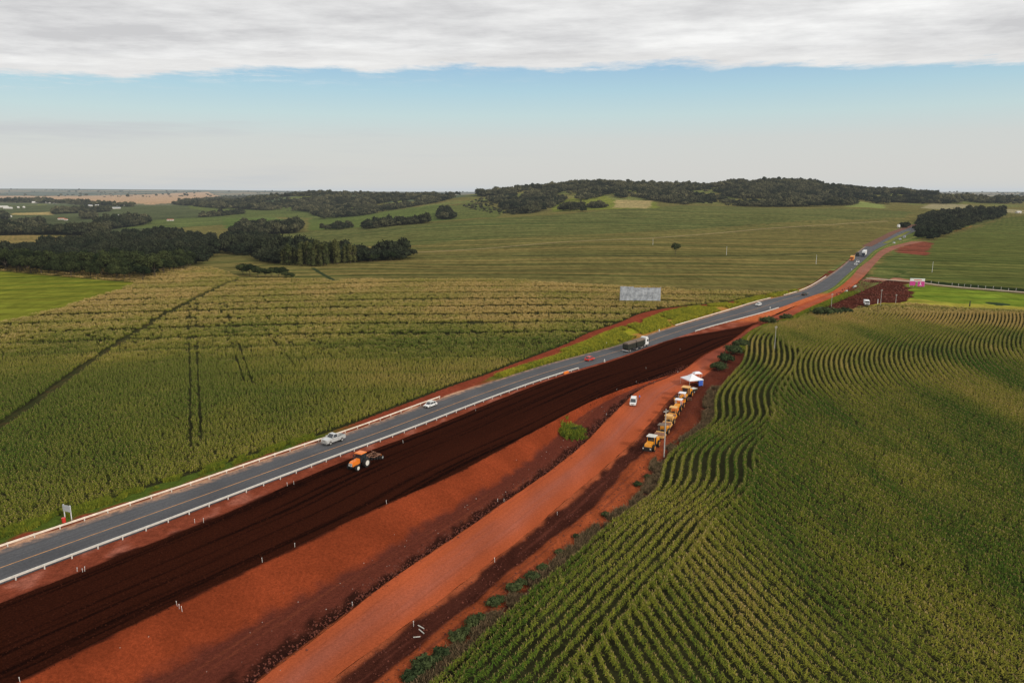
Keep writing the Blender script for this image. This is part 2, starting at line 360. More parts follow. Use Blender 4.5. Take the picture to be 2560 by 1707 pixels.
# stripes of terraces and sowing lines across the fields
CC = ground_color(XX, YY)
def terr(X, Y):
    w = Y+.0006*X*X+(fbm(X/210, Y/500, 3)-.44)*26
    per = 19+Y*.006; f = w/per; fr = f-np.floor(f); st = .45+1.0*vn(np.floor(f)*7.3, X/170)
    return np.exp(-((fr-.5)/(.075+.04*vn(X/25, np.floor(f))))**2)*np.clip(st, .2, 1.1)
def stripes(X, Y):
    w = Y+.0006*X*X+(fbm(X/260, Y/600, 3)-.44)*60
    s = vn(w/7.5, X/900+3)*.55+vn(w/2.6, X/300)*.45
    return s
ST = stripes(XX, YY)
fi = sstep((YY-300)/200)*(1-sstep((YY-2600)/1500))
TR = terr(XX, YY)
CC = CC*(1+fi[..., None]*((ST-.5)*.95)[..., None]*np.array([1.2, .8, .9]))
CC = CC*(1-(fi*TR*.55)[..., None]*np.array([1.1, .8, 1.0]))
CC = CC*(.8+.4*fbm(XX/55, YY/90, 4)/.47*.5+.1)[..., None]
m, nt, ns, ln, bs = nodes_of('field_ground')
at_ = N(nt, 'ShaderNodeAttribute', attribute_name='col')
p1 = pos(nt, 1, .35, 1); n1 = noise(nt, p1, .16, 6, .75); n2 = noise(nt, pos(nt, .022, .13, .1), 1.0, 6, .75)
sc_ = math_n(nt, 'MULTIPLY', ramp(nt, n1, .28, .72, .62, 1.4), ramp(nt, n2, .25, .75, .55, 1.45))
vm = N(nt, 'ShaderNodeVectorMath', operation='SCALE'); ln.new(at_.outputs['Color'], vm.inputs[0]); ln.new(sc_, vm.inputs['Scale'])
ln.new(vm.outputs[0], bs.inputs['Base Color']); bs.inputs['Roughness'].default_value = 1; bs.inputs['Specular IOR Level'].default_value = 0
bump(nt, n1, .8, 1.2, bs)
M_GROUND = m
RGBA = np.concatenate([CC, np.ones(CC.shape[:2]+(1,))], 2).reshape(-1, 4)
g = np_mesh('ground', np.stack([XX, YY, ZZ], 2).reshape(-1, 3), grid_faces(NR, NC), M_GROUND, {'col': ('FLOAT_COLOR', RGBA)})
tag(g, kind='structure')

# ------------------------------------------------------------------ corridor strips
def ysamp(y0, y1):
    L = [y0]
    while L[-1] < y1: L.append(L[-1]+max(.45, .0042*L[-1]))
    return np.array(L)
def strip(name, fl, fr, y0, y1, n, m, dz=0.0, rough=0.0, clod=0.0, kind='structure', colf=None, rfreq=.35):
    Y = ysamp(y0, y1); l = fl(Y); r = np.maximum(fr(Y), l+.02)
    if rough:
        wv = (fbm(Y*rfreq, Y*0+3, 4)-.44)*rough*2; l = l+wv; r = r+(fbm(Y*rfreq, Y*0+31, 4)-.44)*rough*2
        r = np.maximum(r, l+.02)
    t = np.linspace(0, 1, n)[None, :]; X = l[:, None]*(1-t)+r[:, None]*t; YG = np.broadcast_to(Y[:, None], X.shape)
    Z = zf(X, YG)+dz
    if clod: Z = Z+clod*(fbm(X*1.3, YG*1.3, 4)-.44)*np.minimum(1, 4*t*(1-t)+.1)
    U = np.stack([(X-l[:, None]), YG*1.18, 0*X], 2)
    at_ = {'uvs': ('FLOAT_VECTOR', U.reshape(-1, 3))}
    if colf is not None:
        c = colf(X, YG, t+0*X); at_['col'] = ('FLOAT_COLOR', np.concatenate([c, np.ones(c.shape[:2]+(1,))], 2).reshape(-1, 4))
    o = np_mesh(name, np.stack([X, YG, Z], 2).reshape(-1, 3), grid_faces(len(Y), n), m, at_); tag(o, kind=kind); return o
Y0 = 50
M_ASPH, nt, ns, ln, bs = nodes_of('asphalt')
p = pos(nt); b1 = noise(nt, p, .08, 4); f1 = noise(nt, p, 2.2, 5, .8)
ua = N(nt, 'ShaderNodeAttribute', attribute_name='uvs'); mp = N(nt, 'ShaderNodeMapping'); mp.inputs['Scale'].default_value = (.9, .012, 1); ln.new(ua.outputs['Vector'], mp.inputs[0])
tr = noise(nt, mp.outputs[0], 1, 3)
c = mixc(nt, ramp(nt, b1, .35, .65), (.075, .075, .08), (.10, .10, .105)); c = mixc(nt, ramp(nt, tr, .45, .7, 0, .55), c, (.052, .052, .056))
sp = N(nt, 'ShaderNodeSeparateXYZ'); ln.new(ua.outputs['Vector'], sp.inputs[0])
c = mixc(nt, math_n(nt, 'MULTIPLY', ramp(nt, sp.outputs[0], 2.3, 0.4, 0, 1), ramp(nt, noise(nt, p, .5, 5, .7), .42, .62, .12, 1)), c, (.44, .25, .155))
c = mixc(nt, ramp(nt, noise(nt, mp.outputs[0], 2.3, 5, .7), .56, .8, 0, .35), c, (.17, .10, .075))
vm = N(nt, 'ShaderNodeVectorMath', operation='SCALE'); ln.new(c, vm.inputs[0]); ln.new(ramp(nt, f1, .2, .8, .6, 1.4), vm.inputs['Scale'])
ln.new(vm.outputs[0], bs.inputs['Base Color']); bs.inputs['Roughness'].default_value = .85; bs.inputs['Specular IOR Level'].default_value = .15
attrM = lambda name, sc1=.8: None
def attr_mat(name, fine=.9, bd=.25, lo=.5, hi=1.5):
    m, nt, ns, ln, bs = nodes_of(name)
    a = N(nt, 'ShaderNodeAttribute', attribute_name='col'); f = noise(nt, pos(nt), fine, 6, .8); f2 = noise(nt, pos(nt), fine*3.7, 3, .8)
    s = math_n(nt, 'MULTIPLY', ramp(nt, f, .25, .75, lo, hi), ramp(nt, f2, .3, .7, .75, 1.25))
    vm = N(nt, 'ShaderNodeVectorMath', operation='SCALE'); ln.new(a.outputs['Color'], vm.inputs[0]); ln.new(s, vm.inputs['Scale'])
    ln.new(vm.outputs[0], bs.inputs['Base Color']); bs.inputs['Roughness'].default_value = 1; bs.inputs['Specular IOR Level'].default_value = 0
    bump(nt, f, 1, bd, bs); return m
M_ATTR = attr_mat('verge_earth')
def mixk(a, b, k): return a*(1-k[..., None])+b*k[..., None]
c3 = lambda *v: np.array(v)
def col_verge(X, Y, t):
    n1 = fbm(X/3, Y/6, 4)/.94; n2 = fbm(X/7+9, Y/14, 4)/.94
    red = c3(.21, .045, .022); grass = c3(.075, .11, .016); yel = c3(.27, .27, .02); orange = c3(.36, .17, .045)
    c = np.zeros(X.shape+(3,)); c[:] = red
    near = mixk(grass, red, sstep((t-.45+(n1-.5)*1.0)*5)); 
    kn = 1-sstep((Y-165)/15); c = mixk(c, near, kn)
    kg = sstep((Y-250-30*(n2-.5))/20)*(1-sstep((Y-420)/60))
    band = mixk(yel, orange, sstep((t-.62+(n1-.5)*.8)*5)); band = mixk(c, band, sstep((t-.30+(n2-.5)*.35)*9)); c = mixk(c, band, kg)
    kg2 = sstep((Y-215)/10)*(1-sstep((Y-275)/20)); c = mixk(c, np.broadcast_to(grass, c.shape), kg2*sstep((t-.5+(n1-.5)*.7)*8)*.9)
    kf = sstep((Y-430)/40); c = mixk(c, mixk(np.broadcast_to(c3(.13, .035, .02), c.shape), np.broadcast_to(grass*.8, c.shape), sstep((n2-.55)*8)), kf)
    c = mixk(c, np.broadcast_to(c3(.50, .30, .19), c.shape), sstep((t-.80+(n1-.5)*.3)*10)*(1-sstep((Y-205)/20))*.85)
    return c*(.75+.5*n1)[..., None]
strip('roadside_verge', La, Lb, Y0, 1400, 14, M_ATTR, -.03, 0, .12, colf=col_verge)
strip('highway', Lb, Lc, Y0, 1400, 9, M_ASPH, .03, .12)
M_SHO = attr_mat('shoulder_earth')
def col_sh(X, Y, t):
    n1 = fbm(X/2, Y/5, 4)/.94; c = np.broadcast_to(c3(.21, .050, .025), X.shape+(3,))
    or_ = np.broadcast_to(c3(.50, .13, .045), c.shape); k = sstep((Y-318)/14); c = mixk(c, or_, k)
    c = mixk(c, np.broadcast_to(c3(.34, .13, .09), c.shape), sstep((n1-.55)*6)*.5)
    kg = sstep((Y-(408))/18); gr = mixk(np.broadcast_to(c3(.11, .14, .03), c.shape), np.broadcast_to(c3(.32, .29, .09), c.shape), sstep(1-np.abs(t-.45)*9)*.8)
    c = mixk(c, gr, kg*(1-sstep((t-.93)*20)*.6))
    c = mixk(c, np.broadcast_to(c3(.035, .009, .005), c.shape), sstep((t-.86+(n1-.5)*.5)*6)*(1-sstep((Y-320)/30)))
    return c*(.7+.6*n1)[..., None]
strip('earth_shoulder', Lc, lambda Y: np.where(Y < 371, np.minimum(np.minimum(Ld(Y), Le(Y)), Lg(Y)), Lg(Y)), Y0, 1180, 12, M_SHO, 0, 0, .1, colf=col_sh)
M_TILL = soil_mat('tilled_soil', [(.026, .0078, .004), (.036, .0105, .0055), (.018, .006, .0035)], 2.2, .25, (1.1, .03, .7, (.011, .0038, .0025)), contrast=1.3)
Ytip = 372.0

M_EARTH = attr_mat('bare_earth', 2.4, .2, .5, 1.5)
def col_tilled(X, Y, t):
    U = X-Ld(Y); n = fbm(U/.9, Y/70, 3)/.94; n2 = fbm(U/7, Y/60, 3)/.94
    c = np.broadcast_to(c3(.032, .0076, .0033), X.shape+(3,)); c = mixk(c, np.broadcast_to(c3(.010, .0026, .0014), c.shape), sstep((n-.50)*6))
    return c*(.75+.5*n2)[..., None]
def col_slope(X, Y, t):
    n = fbm(X/6, Y/5, 4)/.94; n1 = fbm((X-Le(Y))/14+4, Y/5.5, 3)/.94; n2 = fbm(X/1.6, Y/2.4, 3)/.94
    c = mixk(np.broadcast_to(c3(.20, .038, .013), X.shape+(3,)), np.broadcast_to(c3(.25, .047, .016), X.shape+(3,)), sstep((n-.38)*3)); c = c*(.80+.40*n1)[..., None]
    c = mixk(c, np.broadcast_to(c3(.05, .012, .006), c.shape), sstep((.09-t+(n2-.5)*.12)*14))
    return mixk(c, np.broadcast_to(c3(.11, .028, .017), c.shape), sstep((t-.68+(n2-.5)*.35)*3.2))
def col_ditch(X, Y, t):
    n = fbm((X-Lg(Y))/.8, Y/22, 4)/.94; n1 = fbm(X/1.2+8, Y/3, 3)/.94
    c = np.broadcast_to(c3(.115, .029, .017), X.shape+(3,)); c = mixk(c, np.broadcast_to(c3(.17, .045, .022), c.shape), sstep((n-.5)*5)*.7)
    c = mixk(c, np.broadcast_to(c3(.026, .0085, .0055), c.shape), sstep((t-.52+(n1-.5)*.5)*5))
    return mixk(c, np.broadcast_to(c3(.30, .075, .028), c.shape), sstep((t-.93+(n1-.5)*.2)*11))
def col_dirt(X, Y, t):
    U = X-Lg(Y); n = fbm(U/1.1, Y/40, 4)/.94; n1 = fbm(X/5, Y/18, 3)/.94; nn = fbm(U/.45, Y/60, 2)/.94
    c = np.broadcast_to(c3(.385, .084, .030), X.shape+(3,)); k = np.exp(-((t-.55-(n1-.5)*.3)/.26)**2)
    c = mixk(c, np.broadcast_to(c3(.33, .10, .062), c.shape), np.clip(k*(.25+.9*n), 0, 1)); c = mixk(c, np.broadcast_to(c3(.27, .06, .03), c.shape), sstep((nn-.55)*8)*.5)
    for q_ in (.22, .34, .60, .72): c = c*(1-.16*np.exp(-((t-q_-.03*(n1-.5))/.012)**2)*sstep((n-.35)*5))[..., None]
    far = sstep((Y-232)/25)*(1-sstep((Y-330)/50)); c = mixk(c, np.broadcast_to(c3(.20, .052, .033), c.shape), far*.85*sstep(.9-.2*n))
    c = mixk(c, np.broadcast_to(c3(.25, .125, .09), c.shape), sstep((Y-430)/130)*.8)
    return c*(.72+.56*n1)[..., None]
M_SLOPE = soil_mat('embankment_earth', [(.22, .048, .018), (.29, .066, .025), (.12, .026, .013)], 1.1, .25, (.05, .35, .55, (.33, .085, .032)))
M_TL = attr_mat('tilled_earth', 3.2, .3, .2, 1.9)
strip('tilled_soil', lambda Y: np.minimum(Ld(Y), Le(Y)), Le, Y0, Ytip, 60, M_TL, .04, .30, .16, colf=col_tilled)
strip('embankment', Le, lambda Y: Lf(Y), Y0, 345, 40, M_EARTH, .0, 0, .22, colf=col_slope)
M_DITCH = soil_mat('ditch_earth', [(.13, .034, .02), (.09, .022, .013), (.035, .011, .008)], 1.8, .3, (.55, .02, .8, (.045, .013, .009)), contrast=1.3)
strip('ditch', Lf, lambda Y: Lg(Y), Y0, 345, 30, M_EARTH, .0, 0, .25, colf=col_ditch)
M_DIRT = soil_mat('dirt_road', [(.43, .12, .048), (.38, .115, .055), (.30, .10, .07)], .9, .05, (.55, .006, .75, (.30, .105, .075)), contrast=.75)
M_DR = attr_mat('packed_dirt', 2.6, .03, .70, 1.30)
strip('dirt_road', Lg, Lh, Y0, 850, 44, M_DR, .03, .25, .05, colf=col_dirt)
M_BERM = attr_mat('berm_earth', 2.4, .3)
def col_b(X, Y, t):
    n1 = fbm(X/2, Y/5, 4)/.94; n2 = fbm(X/5, Y/11+7, 4)/.94; n3 = fbm((X-Lh(Y))*1.4, Y/18, 3)/.94
    dark = np.broadcast_to(c3(.055, .016, .010), X.shape+(3,)); orange = np.broadcast_to(c3(.31, .070, .024), dark.shape)
    tt = t+(n2-.5)*.28
    kb = sstep((tt-.36)*12)*(1-sstep((tt-.80)*9)); kb = kb*(1-.8*sstep((Y-150)/50))
    c = mixk(dark, orange*1, kb); c = mixk(c, dark*2.2, sstep((n3-.52)*7)*.6)
    c = mixk(c, np.broadcast_to(c3(.30, .075, .03), dark.shape), sstep((.10-t+(n1-.5)*.16)*12))
    c = mixk(c, np.broadcast_to(c3(.10, .075, .045), dark.shape), sstep((t-.90)*12)*(1-sstep((Y-190)/40)))
    c = mixk(c, np.broadcast_to(c3(.10, .025, .014), dark.shape), sstep((Y-160)/60)*.7)
    gk = sstep((t-.25)*4)*sstep((Y-262)/15)*(1-sstep((Y-420)/40)); c = mixk(c, np.broadcast_to(c3(.10, .14, .03), dark.shape), gk)
    c = mixk(c, np.broadcast_to(c3(.12, .13, .04), dark.shape), sstep((Y-430)/30)*(t > .1)*.9)
    return c*(.65+.7*n1)[..., None]
strip('earth_berm', Lh, Li, Y0, 470, 40, M_BERM, 0, 0, .35, colf=col_b)
# centre line
M_LINE = mat('yellow_road_paint', (.62, .30, .10), .7, var=.3, scale=.6)
Cm = lambda Y: (Lb(Y)+Lc(Y))/2+.6
strip('centre_line_marking', lambda Y: Cm(Y)-.09, lambda Y: Cm(Y)+.12, Y0, 420, 2, M_LINE, .045)

# ------------------------------------------------------------------ instancing for crops and woods (uncountable)
def scatter(name, X, Y, Z, rot, scl, tint, coll, nvar, label, cat, seed=0):
    n = len(X); me = bpy.data.meshes.new(name); me.vertices.add(n)
    me.vertices.foreach_set('co', np.stack([X, Y, Z], 1).astype(np.float32).ravel())
    for an, ty, d in (('rotz', 'FLOAT_VECTOR', rot), ('scl', 'FLOAT_VECTOR', scl), ('tint', 'FLOAT', tint), ('vidx', 'INT', rng.integers(0, nvar, n))):
        a = me.attributes.new(an, ty, 'POINT'); a.data.foreach_set('vector' if ty == 'FLOAT_VECTOR' else 'value', np.asarray(d, np.int32 if ty == 'INT' else np.float32).ravel())
    o = bpy.data.objects.new(name, me); COL.objects.link(o)
    ng = bpy.data.node_groups.new(name+'_nodes', 'GeometryNodeTree')
    ng.interface.new_socket('Geometry', in_out='INPUT', socket_type='NodeSocketGeometry'); ng.interface.new_socket('Geometry', in_out='OUTPUT', socket_type='NodeSocketGeometry')
    gi = ng.nodes.new('NodeGroupInput'); go = ng.nodes.new('NodeGroupOutput')
    ci = ng.nodes.new('GeometryNodeCollectionInfo'); ci.inputs['Collection'].default_value = coll; ci.inputs['Separate Children'].default_value = True; ci.inputs['Reset Children'].default_value = True
    ip = ng.nodes.new('GeometryNodeInstanceOnPoints'); ip.inputs['Pick Instance'].default_value = True
    mp_ = ng.nodes.new('GeometryNodeMeshToPoints')
    def na(nm, dt):
        q = ng.nodes.new('GeometryNodeInputNamedAttribute'); q.data_type = dt; q.inputs['Name'].default_value = nm; return q.outputs['Attribute']
    L = ng.links.new
    L(gi.outputs[0], mp_.inputs['Mesh']); L(mp_.outputs[0], ip.inputs['Points']); L(ci.outputs[0], ip.inputs['Instance'])
    L(na('vidx', 'INT'), ip.inputs['Instance Index']); er = ng.nodes.new('FunctionNodeEulerToRotation'); L(na('rotz', 'FLOAT_VECTOR'), er.inputs[0]); L(er.outputs[0], ip.inputs['Rotation'])
    L(na('scl', 'FLOAT_VECTOR'), ip.inputs['Scale']); L(ip.outputs[0], go.inputs[0])
    md = o.modifiers.new('scatter', 'NODES'); md.node_group = ng
    tag(o, label, cat, kind='stuff'); return o
def foliage_mat(name, a, b, tint_attr=True, trans=.25, rndobj=False):
    m, nt, ns, ln, bs = nodes_of(name)
    if tint_attr:
        t = N(nt, 'ShaderNodeAttribute', attribute_name='tint', attribute_type='INSTANCER').outputs['Fac']
    else: t = N(nt, 'ShaderNodeObjectInfo').outputs['Random']
    g = N(nt, 'ShaderNodeNewGeometry'); ri = g.outputs['Random Per Island']
    if len(b) == 2:
        rp = N(nt, 'ShaderNodeValToRGB'); ln.new(t, rp.inputs[0]); e = rp.color_ramp; e.elements[0].color = (*a, 1); e.elements[1].color = (*b[1], 1); q = e.elements.new(.5); q.color = (*b[0], 1); c = rp.outputs[0]
    else: c = mixc(nt, t, a, b)
    vm = N(nt, 'ShaderNodeVectorMath', operation='SCALE'); ln.new(c, vm.inputs[0]); ln.new(ramp(nt, ri, 0, 1, .6, 1.45), vm.inputs['Scale'])
    ln.new(vm.outputs[0], bs.inputs['Base Color']); bs.inputs['Roughness'].default_value = .8; bs.inputs['Specular IOR Level'].default_value = .04
    return m
def templ(name, meshes):
    c = bpy.data.collections.new(name)
    for i, me in enumerate(meshes):
        o = bpy.data.objects.new(f'{name}_{i:02d}', me); c.objects.link(o)
    return c
def raw_mesh(name, V, Fc, mats, mi):
    me = bpy.data.meshes.new(name); me.from_pydata(V, [], Fc)
    for m in mats: me.materials.append(m)
    me.polygons.foreach_set('material_index', mi); me.update(); return me
M_LEAF = foliage_mat('corn_leaf', (.065, .125, .012), ((.235, .23, .028), (.40, .285, .070)))
M_TASS = foliage_mat('corn_tassel', (.26, .20, .07), ((.36, .27, .11), (.52, .36, .17)))
def corn_mesh(seed, nplant=1, spread=0, lod=0):
    r = random.Random(seed); V = []; Fc = []; mi = []
    for _ in range(nplant):
        ox, oy = (r.uniform(-spread, spread), r.uniform(-spread, spread)) if nplant > 1 else (0, 0)
        hgt = r.uniform(1.25, 1.55); nl = 11 if lod == 0 else 5; a0 = r.uniform(0, pi)
        for k in range(nl):
            z = hgt*(.25+.6*(k/(nl-1))**.7)+r.uniform(-.08, .08); a = a0+k*pi+r.uniform(-.8, .8); L = r.uniform(.40, .66)*(1-.15*k/nl); w = r.uniform(.04, .065)*(1 if lod == 0 else 1.9)
            dx, dy = cos(a), sin(a); nx, ny = -dy, dx; up = r.uniform(.1, .5)
            prof = [(0, 0, .7), (.4, up*.75, 1), (.75, up*.7, .8), (1.05, up*.1-.1, .1)] if lod == 0 else [(0, 0, .8), (.55, up*.8, 1), (1.05, up*.3, .15)]
            b = len(V)
            for (q_, h, ww) in prof:
                for sg in (-1, 1): V.append((ox+dx*q_*L+nx*w*ww*sg, oy+dy*q_*L+ny*w*ww*sg, z+h*L))
            for q in range(len(prof)-1): Fc.append((b+2*q, b+2*q+1, b+2*q+3, b+2*q+2)); mi.append(0)
        for k in range(3 if lod == 0 else 1):
            a = r.uniform(0, 2*pi); dx, dy = cos(a), sin(a); b = len(V); w = .03 if lod == 0 else .06; t = r.uniform(.05, .2)
            V += [(ox-dy*w, oy+dx*w, hgt-.1), (ox+dy*w, oy-dx*w, hgt-.1), (ox+dx*t+dy*w, oy+dy*t-dx*w, hgt+.16), (ox+dx*t-dy*w, oy+dy*t+dx*w, hgt+.16)]
            Fc.append((b, b+1, b+2, b+3)); mi.append(1)
    return raw_mesh('corn_plant', V, Fc, [M_LEAF, M_TASS], mi)
C_CORN = templ('corn_near', [corn_mesh(i) for i in range(5)])
C_CORN2 = templ('corn_patch', [corn_mesh(20+i, 13, 1.1, 1) for i in range(5)])
def put_corn(name, X, Y, label, tint, coll=C_CORN, s0=.85, s1=1.15, wide=1.0, zs=1.0):
    n = len(X); rot = np.zeros((n, 3)); rot[:, 2] = rng.uniform(0, 2*pi, n); rot[:, :2] = rng.normal(0, .07, (n, 2))
    s = rng.uniform(s0, s1, n)*(.88+.24*fbm(X/14, Y/14, 3)/.94*1.0); S = np.stack([s*wide, s*wide, s*zs], 1)
    return scatter(name, X, Y, zf(X, Y)-.05, rot, S, tint, coll, 5, label, 'corn')
# tramlines through the left field
TRAMS = [wp(q) for q in ([(474,760),(473,860),(476,980),(477,1120)], [(490,760),(492,860),(497,980),(503,1110)],
    [(545,755),(575,850),(612,960)], [(558,752),(590,840),(632,965)], [(620,770),(665,830),(740,920)], [(640,762),(690,822),(770,905)], [(735,800),(790,860),(830,895)])]
def tint_of(X, Y, base=.35):
    t = base+(fbm(X/28, Y/45, 4)/.94-.5)*1.0+(fbm(X/90+7, Y/70, 2)/.75-.5)*.5+(stripes(X, Y)-.5)*.6*sstep((Y-180)/200)-.3*terr(X, Y)*sstep((Y-150)/100)+rng.normal(0, .07, X.shape)
    return np.clip(t, 0, 1)
# left field, near
def left_pts(y0, y1, sx, sy, jit):
    ys = np.arange(y0, y1, sy); out = []
    for y in ys:
        x0 = -.78*(y+12)-6; x1 = float(La(np.array([y]))[0])-.2
        if x1 <= x0: continue
        xs = np.arange(x0, min(x1, .8*y), sx); out.append(np.stack([xs, np.full(len(xs), y)], 1))
    q = np.concatenate(out); q = q+rng.uniform(-jit, jit, q.shape)*np.array([sx, sy]); return q[:, 0], q[:, 1]
def keep_left(X, Y):
    k = segdist(X, Y, DITCH) > 1.7+rng.uniform(-.2, .2, X.shape)
    for i, t in enumerate(TRAMS): k &= segdist(X, Y, t) > (np.where(Y < 270, .36, .55) if i < 4 else .3)*(.5+.9*vn(Y/3, X/5))
    k &= ~inpoly(X, Y, BRIGHT); k &= X < La(Y)-.2
    k &= segdist(X, Y, DITCH2) > 2.5
    return k
X, Y = left_pts(80, 300, .68, .64, .48); k = keep_left(X, Y); X, Y = X[k], Y[k]
w = rng.uniform(0, 1, len(X)) < .93*np.clip((300-Y)/60, 0, 1); X, Y = X[w], Y[w]
put_corn('corn_field', X, Y, 'dense green corn crop with yellowed tassels left of the asphalt highway', tint_of(X, Y, .27)+.22*sstep((Y-130)/130), s0=.64, s1=.9)
nL1 = len(X)
def far_pts(y0, y1, sx, sy):
    X, Y = left_pts(y0, y1, sx, sy, .5); k = keep_left(X, Y); return X[k], Y[k]
X, Y = far_pts(240, 600, 2.0, 2.1)
LIM = np.interp(X/Y, [-.72, -.42, -.37, 0, .12, .28, .40], [640, 640, 492, 478, 452, 425, 428])+(fbm(X/30, X*0, 2)-.4)*10
gap = (Y < LIM) & (terr(X, Y) < .38) & (rng.uniform(0, 1, len(X)) < np.clip((Y-240)/60, 0, 1)*np.clip((640-Y)/160, .35, 1)); X, Y = X[gap], Y[gap]
put_corn('corn_field', X, Y, 'olive and tan corn crop in long contour bands beyond the farm track', tint_of(X, Y, .42+.0)+.45*sstep((Y-250)/120), C_CORN2, .9, 1.1, zs=.7)
# right field rows
def off_A(Y):  # shape of the rows that follow the field edge
    return Li(Y)
JOIN = wp([(1380,1760),(1420,1707),(1540,1580),(1642,1475),(1720,1385),(1880,1230),(1905,1100),(1965,960),(1990,905),(2000,880)])
def joinX(Y):
    J = sorted([(y, x) for x, y in JOIN]); return np.interp(Y, [j[0] for j in J], [j[1] for j in J])
def gB(Y): # nearly straight away rows, bending beyond 215 m
    Y = np.asarray(Y, float)
    q = np.linspace(20, 420, 801); sl = np.interp(q, [60,120,195,222,250,272,300,345,420], [-.22,-.16,0,.3,.5,.66,.8,.6,.4]); G = np.concatenate([[0], np.cumsum((sl[1:]+sl[:-1])/2*np.diff(q))])
    return np.interp(Y, q, G)
pts = []; ROW = 1.5; ST_ = .31
ysr = np.arange(60, 345, ST_)
for fam in (0, 1):
    sh = Li(ysr) if fam == 0 else gB(ysr)
    if fam == 0:   # keep wiggles only of moderate slope
        sl = np.gradient(sh, ysr)
    off = np.arange(.4, 420, 1.95) if fam == 0 else np.arange(-60, 460, 1.7)
    for o_ in off:
        x = o_+sh; jx = joinX(ysr)+rng.normal(0, .9)+(1.5 if fam == 0 else -1.0)
        k = (x < jx) if fam == 0 else (x >= jx)
        k &= (x < .78*(ysr+10)) & (x > Li(ysr)+.3)
        if k.any(): pts.append(np.stack([x[k], ysr[k]], 1))
q = np.concatenate(pts); q = q+rng.normal(0, 1, q.shape)*np.array([.06, .10]); X, Y = q[:, 0], q[:, 1]
w = (rng.uniform(0, 1, len(X)) < .9); X, Y = X[w], Y[w]
tn = np.clip(.34+(fbm(X/11+5, Y/48, 4)/.94-.5)*1.1+(fbm(X/35+5, Y/110, 2)/.75-.5)*.7+.10*sstep((Y-230)/60)+.55*sstep((Y-285)/50)+rng.normal(0, .10, len(X)), 0, 1)
put_corn('corn_rows', X, Y, 'green corn planted in clearly visible curving rows right of the dirt road', tn, s0=.95, s1=1.2, wide=.85)
nR = len(X)
ys2 = np.arange(345, 425, 2.1); out = []
for y in ys2:
    x0 = float(Li(np.array([y]))[0])+1; out.append(np.stack([np.arange(x0, .78*y, 1.9), np.full(len(np.arange(x0, .78*y, 1.9)), y)], 1))
q = np.concatenate(out); q += rng.uniform(-.9, .9, q.shape); X, Y = q[:, 0], q[:, 1]
edge = wp([(1940,818),(2029,790),(2150,772),(2274,759),(2400,770),(2560,777),(2760,792),(2760,900),(1900,900),(1900,830)])
k = inpoly(X, Y, edge); X, Y = X[k], Y[k]
put_corn('corn_field', X, Y, 'tan topped corn strip in front of the bright green pasture', np.clip(tint_of(X, Y, .85)+.2*sstep((Y-365)/40), 0, 1), C_CORN2, .85, 1.0, zs=.7)
print('corn', nL1, nR)
# ------------------------------------------------------------------ trees
M_BARK = mat('bark', (.09, .07, .05), .9, var=.4, scale=2)
def crown_mesh(seed, R=4.0, Hh=9.0, h0=2.5, nq=650, kind='round', qs=.62, m=None):
    r = random.Random(seed); nb = 11 if kind == 'round' else 9; blobs = []
    for i in range(nb):
        if kind == 'round':
            a = 2*pi*i/nb*2.4; d = R*.66*sqrt(i/nb); z = h0+(Hh-h0)*(.30+.42*(1-(d/R)**2)+r.uniform(-.14, .10)); b = R*r.uniform(.32, .55)
            blobs.append((d*cos(a), d*sin(a), z, b, b*.75))
        else:   # tall narrow
            z = h0+(Hh-h0)*(i+.3)/nb; d = R*.45*r.random(); a = r.uniform(0, 2*pi); b = R*r.uniform(.5, .8)*(1-.3*i/nb); blobs.append((d*cos(a), d*sin(a), z, b, b*1.1))
    V = []; Fc = []
    for k in range(nq):
        bx, by, bz, br, bh = blobs[r.randrange(nb)]
        u = r.uniform(-.75, 1); a = r.uniform(0, 2*pi); s = sqrt(max(0, 1-u*u)); n = np.array([s*cos(a), s*sin(a), u])
        c = np.array([bx, by, bz])+n*np.array([br, br, bh])*r.uniform(.72, 1.12)
        n = n+np.array([r.gauss(0, .55) for _ in range(3)]); n /= np.linalg.norm(n)
        t = np.cross(n, [r.gauss(0, 1) for _ in range(3)]); t /= np.linalg.norm(t); w = np.cross(n, t)
        q = qs*r.uniform(.6, 1.25); b = len(V)
        for su, sv in ((-1, -.6), (.7, -1), (1, .6), (-.5, 1)): V.append(tuple(c+t*q*su*.5+w*q*sv*.5))
        Fc.append((b, b+1, b+2, b+3))
    # dense dark heart so that the crown is not see-through everywhere
    for bx, by, bz, br, bh in blobs:
        b = len(V); n1, n2 = 6, 4
        for j in range(n2+1):
            ph = -pi/2+pi*j/n2
            for i in range(n1):
                th = 2*pi*i/n1+j*.5; k = .74*r.uniform(.8, 1.1)
                V.append((bx+br*k*cos(ph)*cos(th), by+br*k*cos(ph)*sin(th), bz+bh*k*sin(ph)))
        for j in range(n2):
            for i in range(n1): Fc.append((b+j*n1+i, b+j*n1+(i+1) % n1, b+(j+1)*n1+(i+1) % n1, b+(j+1)*n1+i))
    me = bpy.data.meshes.new('crown'); me.from_pydata(V, [], Fc); me.materials.append(m); me.update(); return me
def trunk_mesh(seed, R, Hh, h0):
    r = random.Random(seed); mb = MB(); rad = Hh*.018
    p = (0, 0, -.4)
    for i in range(4):
        q = (r.uniform(-.2, .2)*i, r.uniform(-.2, .2)*i, h0*1.3*(i+1)/4); mb.tube(p, q, rad*(1.25-.18*i)); p = q
    for i in range(5):
        a = 2*pi*i/5+r.uniform(-.3, .3); mb.tube(p, (p[0]+R*.5*cos(a), p[1]+R*.5*sin(a), p[2]+(Hh-h0)*r.uniform(.3, .6)), rad*.5)
    me = bpy.data.meshes.new('trunk'); me.from_pydata(mb.v, [], mb.f); me.materials.append(M_BARK); me.update(); return me
